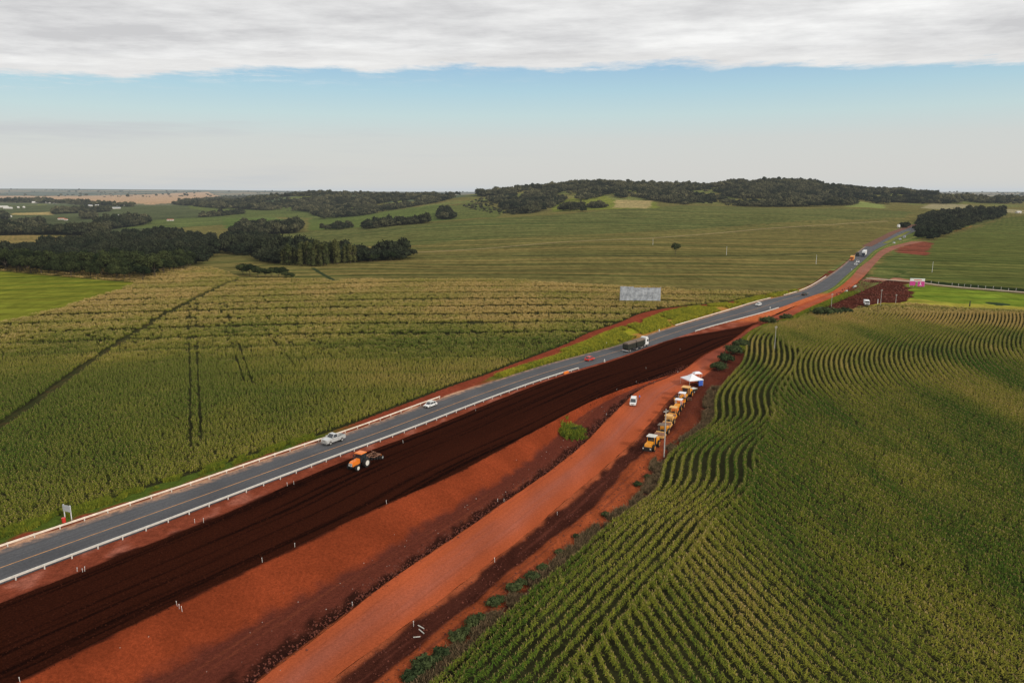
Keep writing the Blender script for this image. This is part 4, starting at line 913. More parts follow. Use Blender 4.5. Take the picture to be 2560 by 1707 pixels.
# construction machines
def machine(px, py, label, kind='roller', top='canopy', body=M_YEL, roof=M_YELP, hood=None, sc=1.0, dr=0, name='road_roller'):
    x, y, z = on(px, py); z -= .03; t = thing(name, (x, y, z), head_of(y, True, Lh)+dr, label, {'road_roller': 'road roller', 'wheel_loader': 'loader', 'motor_grader': 'grader', 'dump_tractor': 'tractor'}.get(name, 'machine'), sc=sc)
    hood = hood or body
    MB().prism([(-2.5, .9), (-.6, .8), (-.6, 1.75), (-1.0, 1.95), (-2.3, 1.8), (-2.55, 1.4)], -.75, .75).build('engine_hood', hood, t, bevel=.06)
    MB().box(-2.3, 1.0, -.6, .6, .55, .9).build('chassis', M_BLACK, t)
    if top == 'cab':
        MB().box(-.6, .7, -.7, .7, 1.0, 2.55, .06, .04).build('cab_glass', M_GLASS, t)
        p = MB()
        for sx in (-.6, .7):
            for s in (-1, 1): p.tube((sx, s*.7, 1.0), (sx*.92, s*.67, 2.58), .06)
        p.build('cab_frame', body, t)
    else:
        p = MB()
        for sx in (-.55, .75):
            for s in (-1, 1): p.tube((sx, s*.68, 1.2), (sx, s*.68, 2.5), .05)
        p.build('canopy_posts', roof, t); MB().box(-.25, .25, -.28, .28, .95, 1.45).build('seat', M_BLACK, t)
        MB().tube((.45, 0, 1.0), (.25, 0, 1.65), .04).build('steering_column', M_BLACK, t); MB().box(-.6, .95, -.75, .75, .85, 1.15).build('platform', M_BLACK, t)
    MB().box(-.8, 1.0, -.9, .9, 2.56, 2.68, .05, .05).build('roof', roof, t, bevel=.03)
    for s in (-1, 1): wheel(t, -1.55, s*.85, .68, .45, body)
    if kind == 'roller':
        MB().cyl((2.1, 0, .72), .72, 1.9, 'y', 24).build('drum', M_RUST, t)
        b = MB(); b.box(.9, 3.0, -1.14, -1.0, .55, .95); b.box(.9, 3.0, 1.0, 1.14, .55, .95); b.box(2.9, 3.05, -1.0, 1.0, .5, 1.0); b.box(.8, 1.25, -1.0, 1.0, .5, 1.3); b.build('drum_frame', body, t)
    elif kind == 'loader':
        for s in (-1, 1): wheel(t, 1.35, s*.85, .68, .45, body)
        MB().prism([(.8, .9), (2.6, .85), (2.75, 1.2), (2.55, 1.65), (.8, 1.75)], -.62, .62).build('front_hood', body, t, bevel=.05)
        MB().box(2.6, 3.1, -.85, .85, .45, 1.15).build('front_ballast', M_BLACK, t)
        for s in (-1, 1): MB().box(3.08, 3.15, s*.7-.11, s*.7+.11, .85, 1.05).build('headlight', M_LAMP, t)
    elif kind == 'grader':
        MB().box(.8, 4.2, -.2, .2, 1.1, 1.45).build('main_beam', body, t)
        for s in (-1, 1): wheel(t, 4.1, s*.95, .62, .35, body)
        MB().box(1.7, 1.85, -1.9, 1.9, .15, .8, sx=.1).build('blade', M_RUST, t); MB().cyl((1.8, 0, .95), .6, .1, 'z', 16).build('turning_circle', body, t)
        b = MB(); b.box(4.6, 4.75, -1.2, 1.2, .4, 1.1); b.tube((1.9, -.5, .95), (4.2, 0, 1.0), .08); b.tube((1.9, .5, .95), (4.2, 0, 1.0), .08); b.build('drawbar', body, t)
    return t
machine(1629, 1121, 'yellow compactor with dark glazed cab and twin front lamps, nearest of the machine row', 'loader', 'cab', M_YEL, M_GALV, sc=1.24, name='wheel_loader')
machine(1655, 1090, 'yellow roller with brown flat canopy, second in the row behind the cabbed machine', 'roller', 'canopy', M_YELP, M_TARP, M_YEL, sc=1.18)
machine(1671, 1064, 'pale cream hooded roller behind the brown canopied one', 'roller', 'canopy', M_YELP, M_YELP, M_YELP, sc=1.12)
machine(1683, 1043, 'bright orange hooded roller with tan canopy in the middle of the row', 'roller', 'canopy', M_YEL, M_YELP, M_ORANGE, sc=1.12)
machine(1696, 1023, 'orange hooded tractor roller with white canopy, third from the tent', 'loader', 'canopy', M_YEL, M_CANV, M_ORANGE, sc=1.12, name='dump_tractor')
machine(1705, 1006, 'low machine with cream canopy, second from the tent end of the row', 'roller', 'canopy', M_YEL, M_CANV, M_YEL, sc=1.12)
machine(1714, 995, 'tall yellow grader with cab at the tent end of the machine row', 'grader', 'cab', M_YEL, M_YELP, M_YEL, sc=1.3, name='motor_grader')
# small cart
x, y, z = on(1731, 981); t = thing('tow_cart', (x, y, z-.03), .6, 'small dark cart standing between the tent and the machines', 'cart', sc=1.1)
MB().box(-1, 1, -.6, .6, .5, 1.1, -.1, -.1).build('tub', M_BODYG, t); MB().tube((1, 0, .5), (2, 0, .35), .05).build('drawbar', M_BLACK, t)
for s in (-1, 1): wheel(t, -.1, s*.7, .32, .15)
MB().box(-1.12, 1.12, -.72, .72, 1.1, 1.16).build('rim_edge', M_GALV, t)
# tent
x, y, z = on(1729, 962); z -= .03; t = thing('canopy_tent', (x, y, z), .35, 'white pyramid canopy tent with a blue side wall behind the machines', 'tent', sc=1.0)
b = MB(); o = len(b.v); s_ = 2.45
b.v += [(-s_, -s_, 2.1), (s_, -s_, 2.1), (s_, s_, 2.1), (-s_, s_, 2.1), (-1.1, -1.1, 2.75), (1.1, -1.1, 2.75), (1.1, 1.1, 2.75), (-1.1, 1.1, 2.75), (0, 0, 3.6), (-s_, -s_, 1.85), (s_, -s_, 1.85), (s_, s_, 1.85), (-s_, s_, 1.85)]
for i in range(4): j = (i+1) % 4; b.f += [(i, j, 4+j, 4+i), (4+i, 4+j, 8), (9+i, 9+j, j, i)]
b.build('canopy', M_CANV, t)
for sx in (-1, 1):
    for sy in (-1, 1): MB().tube((sx*2.4, sy*2.4, 0), (sx*2.4, sy*2.4, 2.05), .04).build('leg', M_GALV, t)
MB().box(.9, 2.36, -2.42, -2.38, .2, 1.84).build('side_wall', M_BLUE, t); MB().box(2.42, 2.46, -2.3, .4, .2, 1.84).build('side_wall', M_BLUE, t)
x, y, z = on(1742, 950); t = thing('small_canopy', (x, y, z-.03), .2, 'small pale awning just behind the white tent', 'awning')
b = MB(); b.quadbox([(-1.3, -1, 2.2), (1.3, -1, 2.2), (1.3, 1, 2.2), (-1.3, 1, 2.2), (-.7, -.3, 2.7), (.7, -.3, 2.7), (.7, .3, 2.7), (-.7, .3, 2.7)]); b.build('cover', M_CANV, t)
for sx in (-1, 1):
    for sy in (-1, 1): MB().tube((sx*1.2, sy*.9, 0), (sx*1.2, sy*.9, 2.2), .035).build('leg', M_GALV, t)
# person beside van
def person(px, py, rz, label, shirt):
    import bmesh
    x, y, z = on(px, py); t = thing('person', (x, y, z), rz, label, 'person')
    J = {'pel': (0, 0, .95), 'ch': (.03, 0, 1.3), 'nk': (.05, 0, 1.5), 'hd': (.08, 0, 1.62), 'ht': (.08, 0, 1.74)}
    E_ = [('pel', 'ch'), ('ch', 'nk'), ('nk', 'hd'), ('hd', 'ht')]; R = {'pel': .15, 'ch': .17, 'nk': .06, 'hd': .10, 'ht': .07}
    for s, n in ((-1, 'r'), (1, 'l')):
        J.update({'hp'+n: (0, s*.1, .88), 'kn'+n: (.04, s*.12, .48), 'an'+n: (-.02, s*.13, .08), 'to'+n: (.14, s*.14, .04), 'sh'+n: (.03, s*.2, 1.43), 'el'+n: (.12, s*.28, 1.16), 'wr'+n: (.34, s*.22, 1.12), 'ha'+n: (.42, s*.2, 1.12)})
        E_ += [('pel', 'hp'+n), ('hp'+n, 'kn'+n), ('kn'+n, 'an'+n), ('an'+n, 'to'+n), ('ch', 'sh'+n), ('sh'+n, 'el'+n), ('el'+n, 'wr'+n), ('wr'+n, 'ha'+n)]
        R.update({'hp'+n: .10, 'kn'+n: .065, 'an'+n: .045, 'to'+n: .04, 'sh'+n: .07, 'el'+n: .048, 'wr'+n: .033, 'ha'+n: .04})
        for f in range(5):
            a = (f-2)*.28 if f < 4 else -.95*s; base = 'ha'+n; L = .09 if f < 4 else .06
            J[f'f{n}{f}'] = (.42+L*cos(a), s*.2+L*sin(a), 1.10); E_.append((base, f'f{n}{f}')); R[f'f{n}{f}'] = .012
    ks = list(J); me = bpy.data.meshes.new('body'); me.from_pydata([J[k] for k in ks], [(ks.index(a), ks.index(b)) for a, b in E_], [])
    o = bpy.data.objects.new('body', me); COL.objects.link(o); o.parent = t
    md = o.modifiers.new('skin', 'SKIN'); 
    for i, k in enumerate(ks):
        me.skin_vertices[0].data[i].radius = (R[k], R[k]); me.skin_vertices[0].data[i].use_root = (k == 'pel')
    sb = o.modifiers.new('sub', 'SUBSURF'); sb.levels = sb.render_levels = 1
    m, nt, ns, ln, bs = nodes_of('person_clothes')
    tc = N(nt, 'ShaderNodeTexCoord'); sp = N(nt, 'ShaderNodeSeparateXYZ'); ln.new(tc.outputs['Object'], sp.inputs[0])
    c = mixc(nt, math_n(nt, 'GREATER_THAN', sp.outputs[2], .95), (.05, .045, .05), shirt); c = mixc(nt, math_n(nt, 'GREATER_THAN', sp.outputs[2], 1.5), c, (.30, .17, .11))
    c = mixc(nt, math_n(nt, 'GREATER_THAN', sp.outputs[0], .3), c, (.30, .17, .11)); ln.new(c, bs.inputs['Base Color']); me.materials.append(m)
    MB().cyl((.05, 0, 1.735), .115, .12, 'z', 12, .07).build('hair', M_HAIR, t, smooth=True)
    return t
person(1598, 1001, head_of(at(1598, 1001)[1], True, Lg)+1.6, 'person in blue shirt and dark trousers leaning at the side of the white van', (.12, .20, .60))

# ------------------------------------------------------------------ guardrails
def guardrail(name, f, yA, yB, label, m, postside, step=4.0, posts=True, hgt=.78, thick=.12):
    ys = [yA]; 
    while ys[-1] < yB: 
        dx = float(f(np.array([ys[-1]+1]))[0]-f(np.array([ys[-1]]))[0]); ys.append(ys[-1]+step/math.hypot(1, dx))
    ys = np.array(ys); xs = f(ys); zs = zf(xs, ys); t = thing(name, (xs[0], ys[0], zs[0]), 0, label, 'guardrail')
    fine = np.linspace(ys[0], ys[-1], len(ys)*2); fx = f(fine); fz = zf(fx, fine)
    dX = np.gradient(fx, fine); nrm = np.stack([np.ones_like(dX), -dX], 1); nrm /= np.linalg.norm(nrm, axis=1)[:, None]
    prof = [(0, hgt-.32), (.09, hgt-.26), (.02, hgt-.17), (.09, hgt-.08), (0, hgt), (-thick, hgt), (-thick, hgt-.32)]
    V = []
    for q in range(len(fine)):
        for (a, b) in prof: V.append((fx[q]-xs[0]-nrm[q, 0]*a*postside, fine[q]-ys[0]-nrm[q, 1]*a*postside, fz[q]-zs[0]+b))
    n = len(prof); Fc = []
    for q in range(len(fine)-1):
        for i in range(n): Fc.append((q*n+i, q*n+(i+1) % n, (q+1)*n+(i+1) % n, (q+1)*n+i))
    Fc += [tuple(range(n)), tuple((len(fine)-1)*n+i for i in range(n))]
    me = bpy.data.meshes.new('rail'); me.from_pydata(V, [], Fc); me.materials.append(m); me.validate(); o = bpy.data.objects.new('rail', me); COL.objects.link(o); o.parent = t
    if posts:
        pm = MB().box(-.07, .07, -.09, .09, -.5, hgt-.04).build('post', M_GALV, t); first = True
        for q in range(min(len(ys), 98)):
            an = math.atan2(nrm[min(2*q, len(nrm)-1), 1], nrm[min(2*q, len(nrm)-1), 0]); o = pm if first else pm.copy()
            if not first: COL.objects.link(o)
            first = False; i = min(2*q, len(nrm)-1); o.location = (xs[q]-xs[0]+nrm[i, 0]*.24*postside, ys[q]-ys[0]+nrm[i, 1]*.24*postside, zs[q]-zs[0]); o.rotation_euler = (0, 0, an)
    return t
yr = at(1440, 925)[1]; yl = at(1096, 1000)[1]
guardrail('guardrail', lambda Y: Lc(Y)+.25, 62, yr, 'long white steel guardrail on the right edge of the highway above the tilled soil', M_GALV, 1, thick=.18)
guardrail('guardrail', lambda Y: Lb(Y)-.35, 70, yl, 'dust stained guardrail between the highway and the left corn field', M_DUSTY, -1, thick=.1)
guardrail('guardrail', lambda Y: Lb(Y)-.3, at(1690, 815)[1], at(1915, 748)[1], 'pale barrier on the left highway edge past the grassy bank', M_DUSTY, -1, posts=False, hgt=.5, thick=.3)
guardrail('guardrail', lambda Y: Lb(Y)-.3, at(1958, 739)[1], at(2065, 692)[1], 'pale barrier on the left edge of the bend climbing to the queue', M_DUSTY, -1, posts=False, hgt=.5, thick=.3)
guardrail('guardrail', lambda Y: Lc(Y)+.3, at(1734, 829.5)[1], at(1937, 773)[1], 'thick pale barrier along the orange earth on the right highway edge', M_GALV, 1, hgt=.6, thick=.35)
# orange barrier block and white marker near the rail end
x, y, z = on(1415, 934); t = thing('barrier_block', (x, y, z), head_of(y), 'orange plastic barrier standing at the far end of the white guardrail', 'barrier', sc=.8)
MB().box(-1.6, 1.6, -.35, .35, 0, .5, 0, .1).build('base', M_ORANGE, t, bevel=.04); MB().box(-1.55, 1.55, -.2, .2, .5, .95, .05, .05).build('top', M_ORANGE, t, bevel=.04)
for px, py, lab in [(1511, 905, 'small white marker block on the red shoulder opposite the red car'), (1516, 862, 'small white post at the left road edge before the grain truck'), (1648, 829, 'small white marker at the left road edge beyond the grain truck'), (1925, 772, 'white marker block near the estate car'), (2129, 675, 'white marker block on the median below the queue')]:
    x, y, z = on(px, py); t = thing('road_marker', (x, y, z), .3, lab, 'road marker')
    MB().box(-.28, .28, -.28, .28, 0, .55, .1, .1).build('base', M_CONC, t, bevel=.03); MB().box(-.15, .15, -.15, .15, .55, .95, .03, .03).build('top', M_WHITE, t, bevel=.02)

# ------------------------------------------------------------------ signs and billboards
def upright(px, py, name, rz, label, cat, sc=1): x, y, z = at(px, py); return thing(name, (x, y, z), rz, label, cat, sc=sc), y
x, y, z = at(170, 1299); t = thing('road_sign', (x, y, z), head_of(y)-pi/2+.25, 'grey backed rectangular road sign on two white posts behind the left guardrail', 'road sign')
MB().box(-.95, .95, -.03, .03, 1.55, 2.75).build('panel', mat('sign_back', (.50, .52, .55), .5, metal=.2, var=.1), t)
for s in (-1, 1): MB().box(s*.82-.06, s*.82+.06, .032, .14, -.3, 2.8).build('post', M_WHITE, t)
q = MB()
for k in range(3): q.box(-.95, .95, -.05, -.032, 1.75+.35*k, 1.79+.35*k)
q.build('panel_ribs', M_GALV, t)
x, y, z = at(160, 1305); t = thing('red_marker', (x, y, z), .4, 'bright red drum standing at the foot of the road sign', 'drum')
MB().cyl((0, 0, .4), .32, .8, 'z', 14).build('barrel', M_RED, t); MB().cyl((0, 0, .82), .34, .06, 'z', 14).build('lid', M_RED, t)
# big silver billboard
m, nt, ns, ln, bs = nodes_of('foil_panel'); tc = N(nt, 'ShaderNodeTexCoord')
n1 = noise(nt, tc.outputs['Object'], .42, 6, .62); wv = N(nt, 'ShaderNodeTexVoronoi', feature='DISTANCE_TO_EDGE'); wv.inputs['Scale'].default_value = .55; ln.new(tc.outputs['Object'], wv.inputs['Vector'])
c = mixc(nt, ramp(nt, n1, .35, .68), (.20, .215, .245), (.50, .53, .57)); c = mixc(nt, ramp(nt, wv.outputs['Distance'], 0, .08, .35, 0), c, (.75, .77, .80))
ln.new(c, bs.inputs['Base Color']); bs.inputs['Roughness'].default_value = .5; bs.inputs['Metallic'].default_value = .15; bump(nt, n1, .6, .3, bs)
x0, y0, z0 = at(1600, 757); Wb = 98*mpp(y0+12); Hb = 34*mpp(y0+12)
t = thing('billboard', (x0, y0, z0), -.06, 'large torn silver grey billboard standing in the corn field left of the highway', 'billboard')
zb0 = (757-750)*mpp(y0); zb0 = 1.2
for k in range(6):
    a, b2 = -Wb/2+Wb*k/6, -Wb/2+Wb*(k+1)/6-.06; MB().box(a, b2, -.04, .04, zb0, zb0+Hb-(.5 if k > 1 else 0)+(.15 if k == 0 else 0)).build('panel', m, t)
for k in range(7):
    a = -Wb/2+Wb*k/6; MB().tube((a, .15, -.3), (a, .15, zb0+Hb), .11).build('post', M_CONC, t)
fr = MB()
for h in (zb0+.3, zb0+Hb*.5, zb0+Hb-.8): fr.box(-Wb/2, Wb/2, .05, .12, h, h+.1)
fr.build('cross_rails', M_GALV, t)
# pink and white billboard
M_PINK = mat('pink_poster', (.60, .06, .28), .6, var=.12, scale=.8)
x0, y0, z0 = at(2292, 717); k_ = mpp(y0)
t = thing('poster_board', (x0, y0, z0), -.2, 'pink billboard with a white header at the corner of the green pasture', 'billboard')
MB().box(-17*k_, 17*k_, -.05, .05, 14*k_, 21*k_).build('header_panel', M_WHITE, t)
MB().box(-8*k_, 10*k_, -.07, -.052, 16*k_, 18*k_).build('header_lettering', M_RED, t)
MB().box(-17*k_, -4*k_, -.05, .05, 3*k_, 13.6*k_).build('pink_panel', M_PINK, t); MB().box(1.5*k_, 17*k_, -.05, .05, 1*k_, 13.6*k_).build('pink_panel', M_PINK, t)
MB().box(7*k_, 8.6*k_, -.07, -.052, 6*k_, 12*k_).box(5.2*k_, 10.6*k_, -.07, -.052, 4.5*k_, 5.6*k_).build('white_figure', M_WHITE, t)
for a in (-17, -8, 0, 9, 17): MB().tube((a*k_, .15, -.3), (a*k_, .15, 21*k_), .12).build('post', M_CONC, t)

# ------------------------------------------------------------------ poles and posts
def pole(px, pyb, pyt, label, cross=True, m=M_CONC, r=.16, name='utility_pole', cat='utility pole', group=None):
    x, y, z = at(px, pyb); d = ray(px, pyt); tt = y/d[1]; h = HC+d[2]*tt-z
    t = thing(name, (x, y, z), .5, label, cat, group)
    b = MB().cyl((0, 0, h/2-.2), r, h+.4, 'z', 10, r*.6); b.build('shaft', m, t)
    if cross: MB().box(-.7, .7, -.06, .06, h-.7, h-.55).build('crossarm', m, t); MB().cyl((.55, 0, h-.45), .05, .2, 'z', 8).cyl((-.55, 0, h-.45), .05, .2, 'z', 8).build('insulators', M_GALV, t)
    return t
pole(1660, 1142, 1022, 'tall pale concrete utility pole in front of the machine row')
pole(1936, 876, 814, 'thin utility pole rising from the corn near the bend of the rows', r=.13)
pole(2076, 790, 733, 'thin utility pole beside the grassy bank left of the service truck', r=.13)
pole(2201, 763, 723, 'thin utility pole right of the service truck on the dark soil', r=.13)
pole(2239, 758, 735, 'short thin pole near the right rim of the dark soil patch', r=.13)
pole(1632, 613, 597, 'white post in the middle field left of the lone skyline track', False, M_WHITE, .13)
pole(1816, 638, 616, 'white post in the middle field directly above the lone field line', False, M_WHITE, .13)
pole(2040, 661, 637, 'white post in the middle field just left of the red bank', False, M_WHITE, .13)
pole(2330, 681, 654, 'white post in the right field above the pink billboard', False, M_WHITE, .13)
pole(2194, 760, 748, 'short white post on the dark soil right of the service truck', False, M_WHITE, .22)
pole(2424, 766, 752, 'dark stump like shrub post at the lower rim of the green pasture', False, M_BODYG, .35)
for i, (a, b) in enumerate([(1213,130),(1305,137),(1470,155),(1548,165),(1620,170),(1698,178),(1788,186),(1880,192),(1973,198),(2070,207),(2160,222),(2253,222)]):
    px, py = 2080+a/4.9, 680+b/4.9; x, y, z = at(px, py+2); t = thing('fence_post', (x, y, z), 0, 'pale fence post between the farm track and the right corn field', 'fence post', 'fence posts along the pale farm track')
    MB().box(-.08, .08, -.08, .08, -.3, 1.5).build('shaft', M_CONC, t); MB().box(-.09, .09, -.09, .09, 1.5, 1.58).build('cap', M_WHITE, t)
def ribbon(name, pts, wd, m, dz=.12):
    P_ = [np.array(at(*p)[:2]) for p in pts]; C_ = []
    for a, b in zip(P_, P_[1:]):
        for k in range(12): C_.append(a+(b-a)*k/12)
    C_.append(P_[-1]); C_ = np.array(C_); d = np.gradient(C_, axis=0); n = np.stack([-d[:, 1], d[:, 0]], 1); n /= np.linalg.norm(n, axis=1)[:, None]
    V = np.concatenate([C_+n*wd/2, C_, C_-n*wd/2]); k = len(C_); Z = zf(V[:, 0], V[:, 1])+dz
    i = np.arange(k-1); Q = np.concatenate([np.stack([i, i+1, i+1+k, i+k], 1), np.stack([i+k, i+1+k, i+1+2*k, i+2*k], 1)])
    return tag(np_mesh(name, np.concatenate([V, Z[:, None]], 1), Q, m), kind='structure')
M_TRACK = soil_mat('pale_track', [(.42, .32, .24), (.50, .40, .30), (.30, .20, .14)], 1, .05)
M_RTRACK = soil_mat('red_track', [(.030, .036, .012), (.045, .045, .016), (.10, .040, .02)], 1, .05)
ribbon('farm_track', [(2165,696),(2220,700),(2270,703),(2308,707.5),(2345,712.6),(2406,718.8),(2468,723.5),(2560,731),(2700,742)], 4.2, M_TRACK)
ribbon('field_track', [(-60,1110),(0,1068),(95,1003),(200,925),(300,857),(400,795),(500,742),(560,712),(598,698)], 2.4, M_RTRACK, .05)
ribbon('crest_track', [(1030,632),(1300,614),(1600,597),(1900,573),(2080,562),(2220,553)], 5, soil_mat('dry_track', [(.30, .23, .11), (.34, .25, .13), (.22, .19, .07)], .5, .05), .1)
ribbon('field_boundary', [(1280,640),(1700,641),(1950,637),(2140,628)], 4.5, soil_mat('dark_boundary', [(.03, .045, .02), (.04, .05, .02), (.05, .06, .02)], .5, .05), .1)
ribbon('field_boundary', [(782,670),(800,682),(838,703)], 3.0, bpy.data.materials['dark_boundary'], .1)
ribbon('unpaved_carriageway', [(2166,616),(2198,599.5),(2235,580.5),(2262,570.5),(2284,562)], 9.5, soil_mat('brown_carriageway', [(.15, .085, .065), (.18, .09, .065), (.24, .10, .065)], .4, .05), .12)
ribbon('median_strip', [(2212,609),(2230,600),(2250,590),(2272,579)], 5.5, soil_mat('median_grass', [(.10, .12, .03), (.22, .21, .06), (.14, .14, .035)], .4, .05), .14)
# stakes
M_STK = mat('white_stake', (.70, .66, .60), .7, var=.15)
STK = [(193,1428),(207,1430),(212,1428),(443,1515),(448.5,1521),(455.5,1528),(737,1367),(50,1704),(487,1307),(509,1306),(881,1514),(718.7,1215),(734.8,1211),(966.5,1259),(1237,1405),(1393,1287),(1034,1565),(1260,1254),(1244,1255),(1590,957),(1694,931),(1615,922),(1542,975),(1516,1038),(1700,874),(1008,1108),(1189,1028),(656,1405)]
proto = None
for i, (px, py) in enumerate(STK):
    x, y, z = at(px, py)
    if proto is None:
        proto = thing('survey_stake', (x, y, z), 0, 'thin white survey stake stuck in the red earth beside the road works', 'survey stake', 'survey stakes along the road works')
        MB().box(-.025, .025, -.025, .025, -.2, .75).build('shaft', M_STK, proto); MB().box(-.035, .035, -.035, .035, .62, .78).build('painted_tip', M_WHITE, proto); t = proto
    else:
        t = copy_tree(proto); t.location = (x, y, z)
    t.rotation_euler = (random.uniform(-.1, .1), random.uniform(-.1, .1), random.uniform(0, 3)); s = random.uniform(.8, 1.15); t.scale = (1, 1, s) if y < 170 else (.65, .65, s*.7)
for (a, b, lab) in [((1045,1564),(1060,1573),'fallen pale concrete post, upper one of three on the dark berm'), ((1047,1574),(1060,1585),'fallen pale concrete post, middle one of three on the dark berm'), ((1033,1594),(1051,1593),'fallen pale concrete post, lowest of three on the dark berm')]:
    A_, B_ = at(*a), at(*b); t = thing('fallen_post', A_, 0, lab, 'post'); d = np.array(B_)-np.array(A_)
    MB().tube((0, 0, .12), (d[0], d[1], d[2]+.15), .08, 8).build('shaft', M_CONC, t)
for px, py, l, lab in [(2115, 731, 9, 'pale concrete pipe lying at the dirt road edge, nearer of two'), (2136, 719, 14, 'long pale concrete pipe at the dirt road edge, farther of two')]:
    x, y, z = on(px, py); t = thing('concrete_pipe', (x, y, z), .9, lab, 'pipe'); L_ = l*mpp(y)*1.2
    MB().cyl((0, 0, .6), .6, L_, 'x', 16).build('tube', M_CONC, t); MB().cyl((L_/2+.12, 0, .6), .72, .24, 'x', 16).build('collar', M_CONC, t)
# water tank on the bank by the far wood
x, y, z = at(2246, 571); k_ = mpp(y); t = thing('water_tank', (x, y, z), 0, 'round white water tank on legs above the thicket near the far wood', 'water tank')
MB().cyl((0, 0, 6*k_), 3.4*k_, 5.5*k_, 'z', 18).build('tank', M_WHITE, t); MB().cyl((0, 0, 9.2*k_), 3.5*k_, 1.0*k_, 'z', 18, 1.2*k_).build('lid', M_GALV, t)
for a in range(4): MB().tube((2.5*k_*cos(a*pi/2+.7), 2.5*k_*sin(a*pi/2+.7), -.3), (2.2*k_*cos(a*pi/2+.7), 2.2*k_*sin(a*pi/2+.7), 3.4*k_), .15).build('leg', M_CONC, t)

# ------------------------------------------------------------------ houses of the far valley
M_ROOFW = mat('pale_roofing', (.72, .70, .66), .6, var=.1); M_ROOFR = mat('clay_tiles', (.42, .13, .07), .8, var=.2); M_ROOFG = mat('grey_roofing', (.35, .37, .40), .7, var=.15)
M_WALL = mat('plaster_wall', (.66, .62, .56), .8, var=.1)
HOUSES = [(8,519,24,'W','long white shed at the left border of the far plain'),(20,522,20,'W','low white shed just below the long one at the left border'),(46,520.5,4,'W','small white house with trees right of the white sheds'),
 (60,520,4,'W','tiny white house right of the small white one'),(39,506.5,5,'G','grey roofed house in the far village left part'),(66,506,8,'W','bright white house in the far village under dark trees'),
 (88,508,13,'W','long low white building in the far village centre'),(120,508.5,10,'W','pale warehouse with dark gap in the far village'),(137,509,8,'W','cream block right of the pale warehouse'),
 (186,510,6,'W','white roofed house midway along the far village'),(226,516,9,'G','grey shed at the village end'),(243,516,8,'W','white shed beside the grey one at the village end'),
 (283,522,34,'G','very long grey blue shed below the tan field'),(304,515.5,22,'W','very long white roofed shed at the edge of the tan field'),(23,543,10,'W','white house beside the dark clump at far left'),
 (154,549,14,'R','red roofed farmhouse in the mid valley'),(165,551,7,'R','small red outbuilding right of the red farmhouse'),(243,547,6,'W','white house inside the small tree clump'),(298,540.5,7,'W','lone white hut on the valley slope'),
 (326,538,8,'G','grey hut right of the lone white hut'),(141,567,7,'W','white roofed farm building left of the silo'),(145,572,5,'W','small white house below the farm building'),(160,570,5,'W','white house at the foot of the silo'),(87,569,10,'G','grey farm shed among the trees at left'),
 (426,552,14,'R','orange roofed farmhouse behind the big wood'),(681,499,9,'W','white farmhouse on the wooded ridge'),(905,497,6,'W','small white house in the dark wooded ridge'),(1950,463,6,'W','tiny white house on top of the main hill'),(2546,533,10,'W','white building at the far right edge by a dark tree')]
for px, py, wpx, rf, lab in HOUSES:
    x, y, z = at(px, py); k_ = mpp(y); L_ = wpx*k_; D_ = min(L_, 14)*.6+2; h = min(max(2.6*k_, 2.6), 5); rfh = h*.55
    t = thing('farm_house' if L_ < 40 else 'farm_shed', (x, y, z), random.uniform(-.15, .15), lab, 'house' if L_ < 40 else 'shed')
    MB().box(-L_/2, L_/2, -D_/2, D_/2, -1, h).build('wall', M_WALL, t)
    MB().quadbox([(-L_/2-.4, -D_/2-.5, h+.01), (L_/2+.4, -D_/2-.5, h+.01), (L_/2+.4, D_/2+.5, h+.01), (-L_/2-.4, D_/2+.5, h+.01), (-L_/2-.2, -.1, h+rfh), (L_/2+.2, -.1, h+rfh), (L_/2+.2, .1, h+rfh), (-L_/2-.2, .1, h+rfh)]).build('roof', {'W': M_ROOFW, 'R': M_ROOFR, 'G': M_ROOFG}[rf], t)
    MB().box(-.6, .6, -D_/2-.04, -D_/2+.05, 0, 2.1).build('door', M_RUST, t)
    for s in (-1, 1): MB().box(s*L_*.3-.6, s*L_*.3+.6, -D_/2-.04, -D_/2+.05, 1.0, 2.2).build('window', M_GLASS, t)
x, y, z = at(166, 569); k_ = mpp(y); t = thing('silo', (x, y, z), 0, 'slender white silo tower in the mid valley farm', 'silo')
MB().cyl((0, 0, 3.2*k_), 1.0*k_, 6.4*k_, 'z', 16).build('shaft', M_WHITE, t); MB().cyl((0, 0, 6.9*k_), 1.05*k_, 1.0*k_, 'z', 16, .2*k_).build('cap', M_GALV, t)

# ------------------------------------------------------------------ shrubs and grass
SH = [crown_mesh(500+i, 1.7, 1.7, -.1, 420, 'round', .27, M_F4) for i in range(4)]
def shrub(px, py, s, lab, grp=None, flat=1.0):
    x, y, z = at(px, py); o = thing('shrub', (x, y, z-.1), random.uniform(0, 6), lab, 'shrub', grp); o.scale = (s, s*random.uniform(.8, 1.1), s*flat)
    c = bpy.data.objects.new('foliage', random.choice(SH)); COL.objects.link(c); c.parent = o
    st = MB()
    for k in range(4): a = k*1.6; st.tube((0, 0, -.1), (.5*cos(a), .5*sin(a), .9), .03)
    st.build('stems', M_BARK, o)
for px, py, s in [(1052,1690,1.1),(1068,1668,1.3),(1085,1660,.9),(1110,1640,1.1),(1100,1650,.8),(1150,1600,1.2),(1165,1585,.9),(1186,1566,1.2),(1205,1552,1.0),(1240,1515,1.2),(1255,1503,.8),(1290,1478,1.2),(1310,1462,.9),(1336,1450,1.2),(1362,1425,.9),(1405,1385,.8),(1030,1700,1.0),(1447,1345,.7),(1520,1290,.8),(1600,1215,.9),(1625,1195,.8)]:
    shrub(px-6, py, s*.72, 'leafy green shrub on the strip between red berm and corn rows', 'shrubs along the edge of the right corn field')
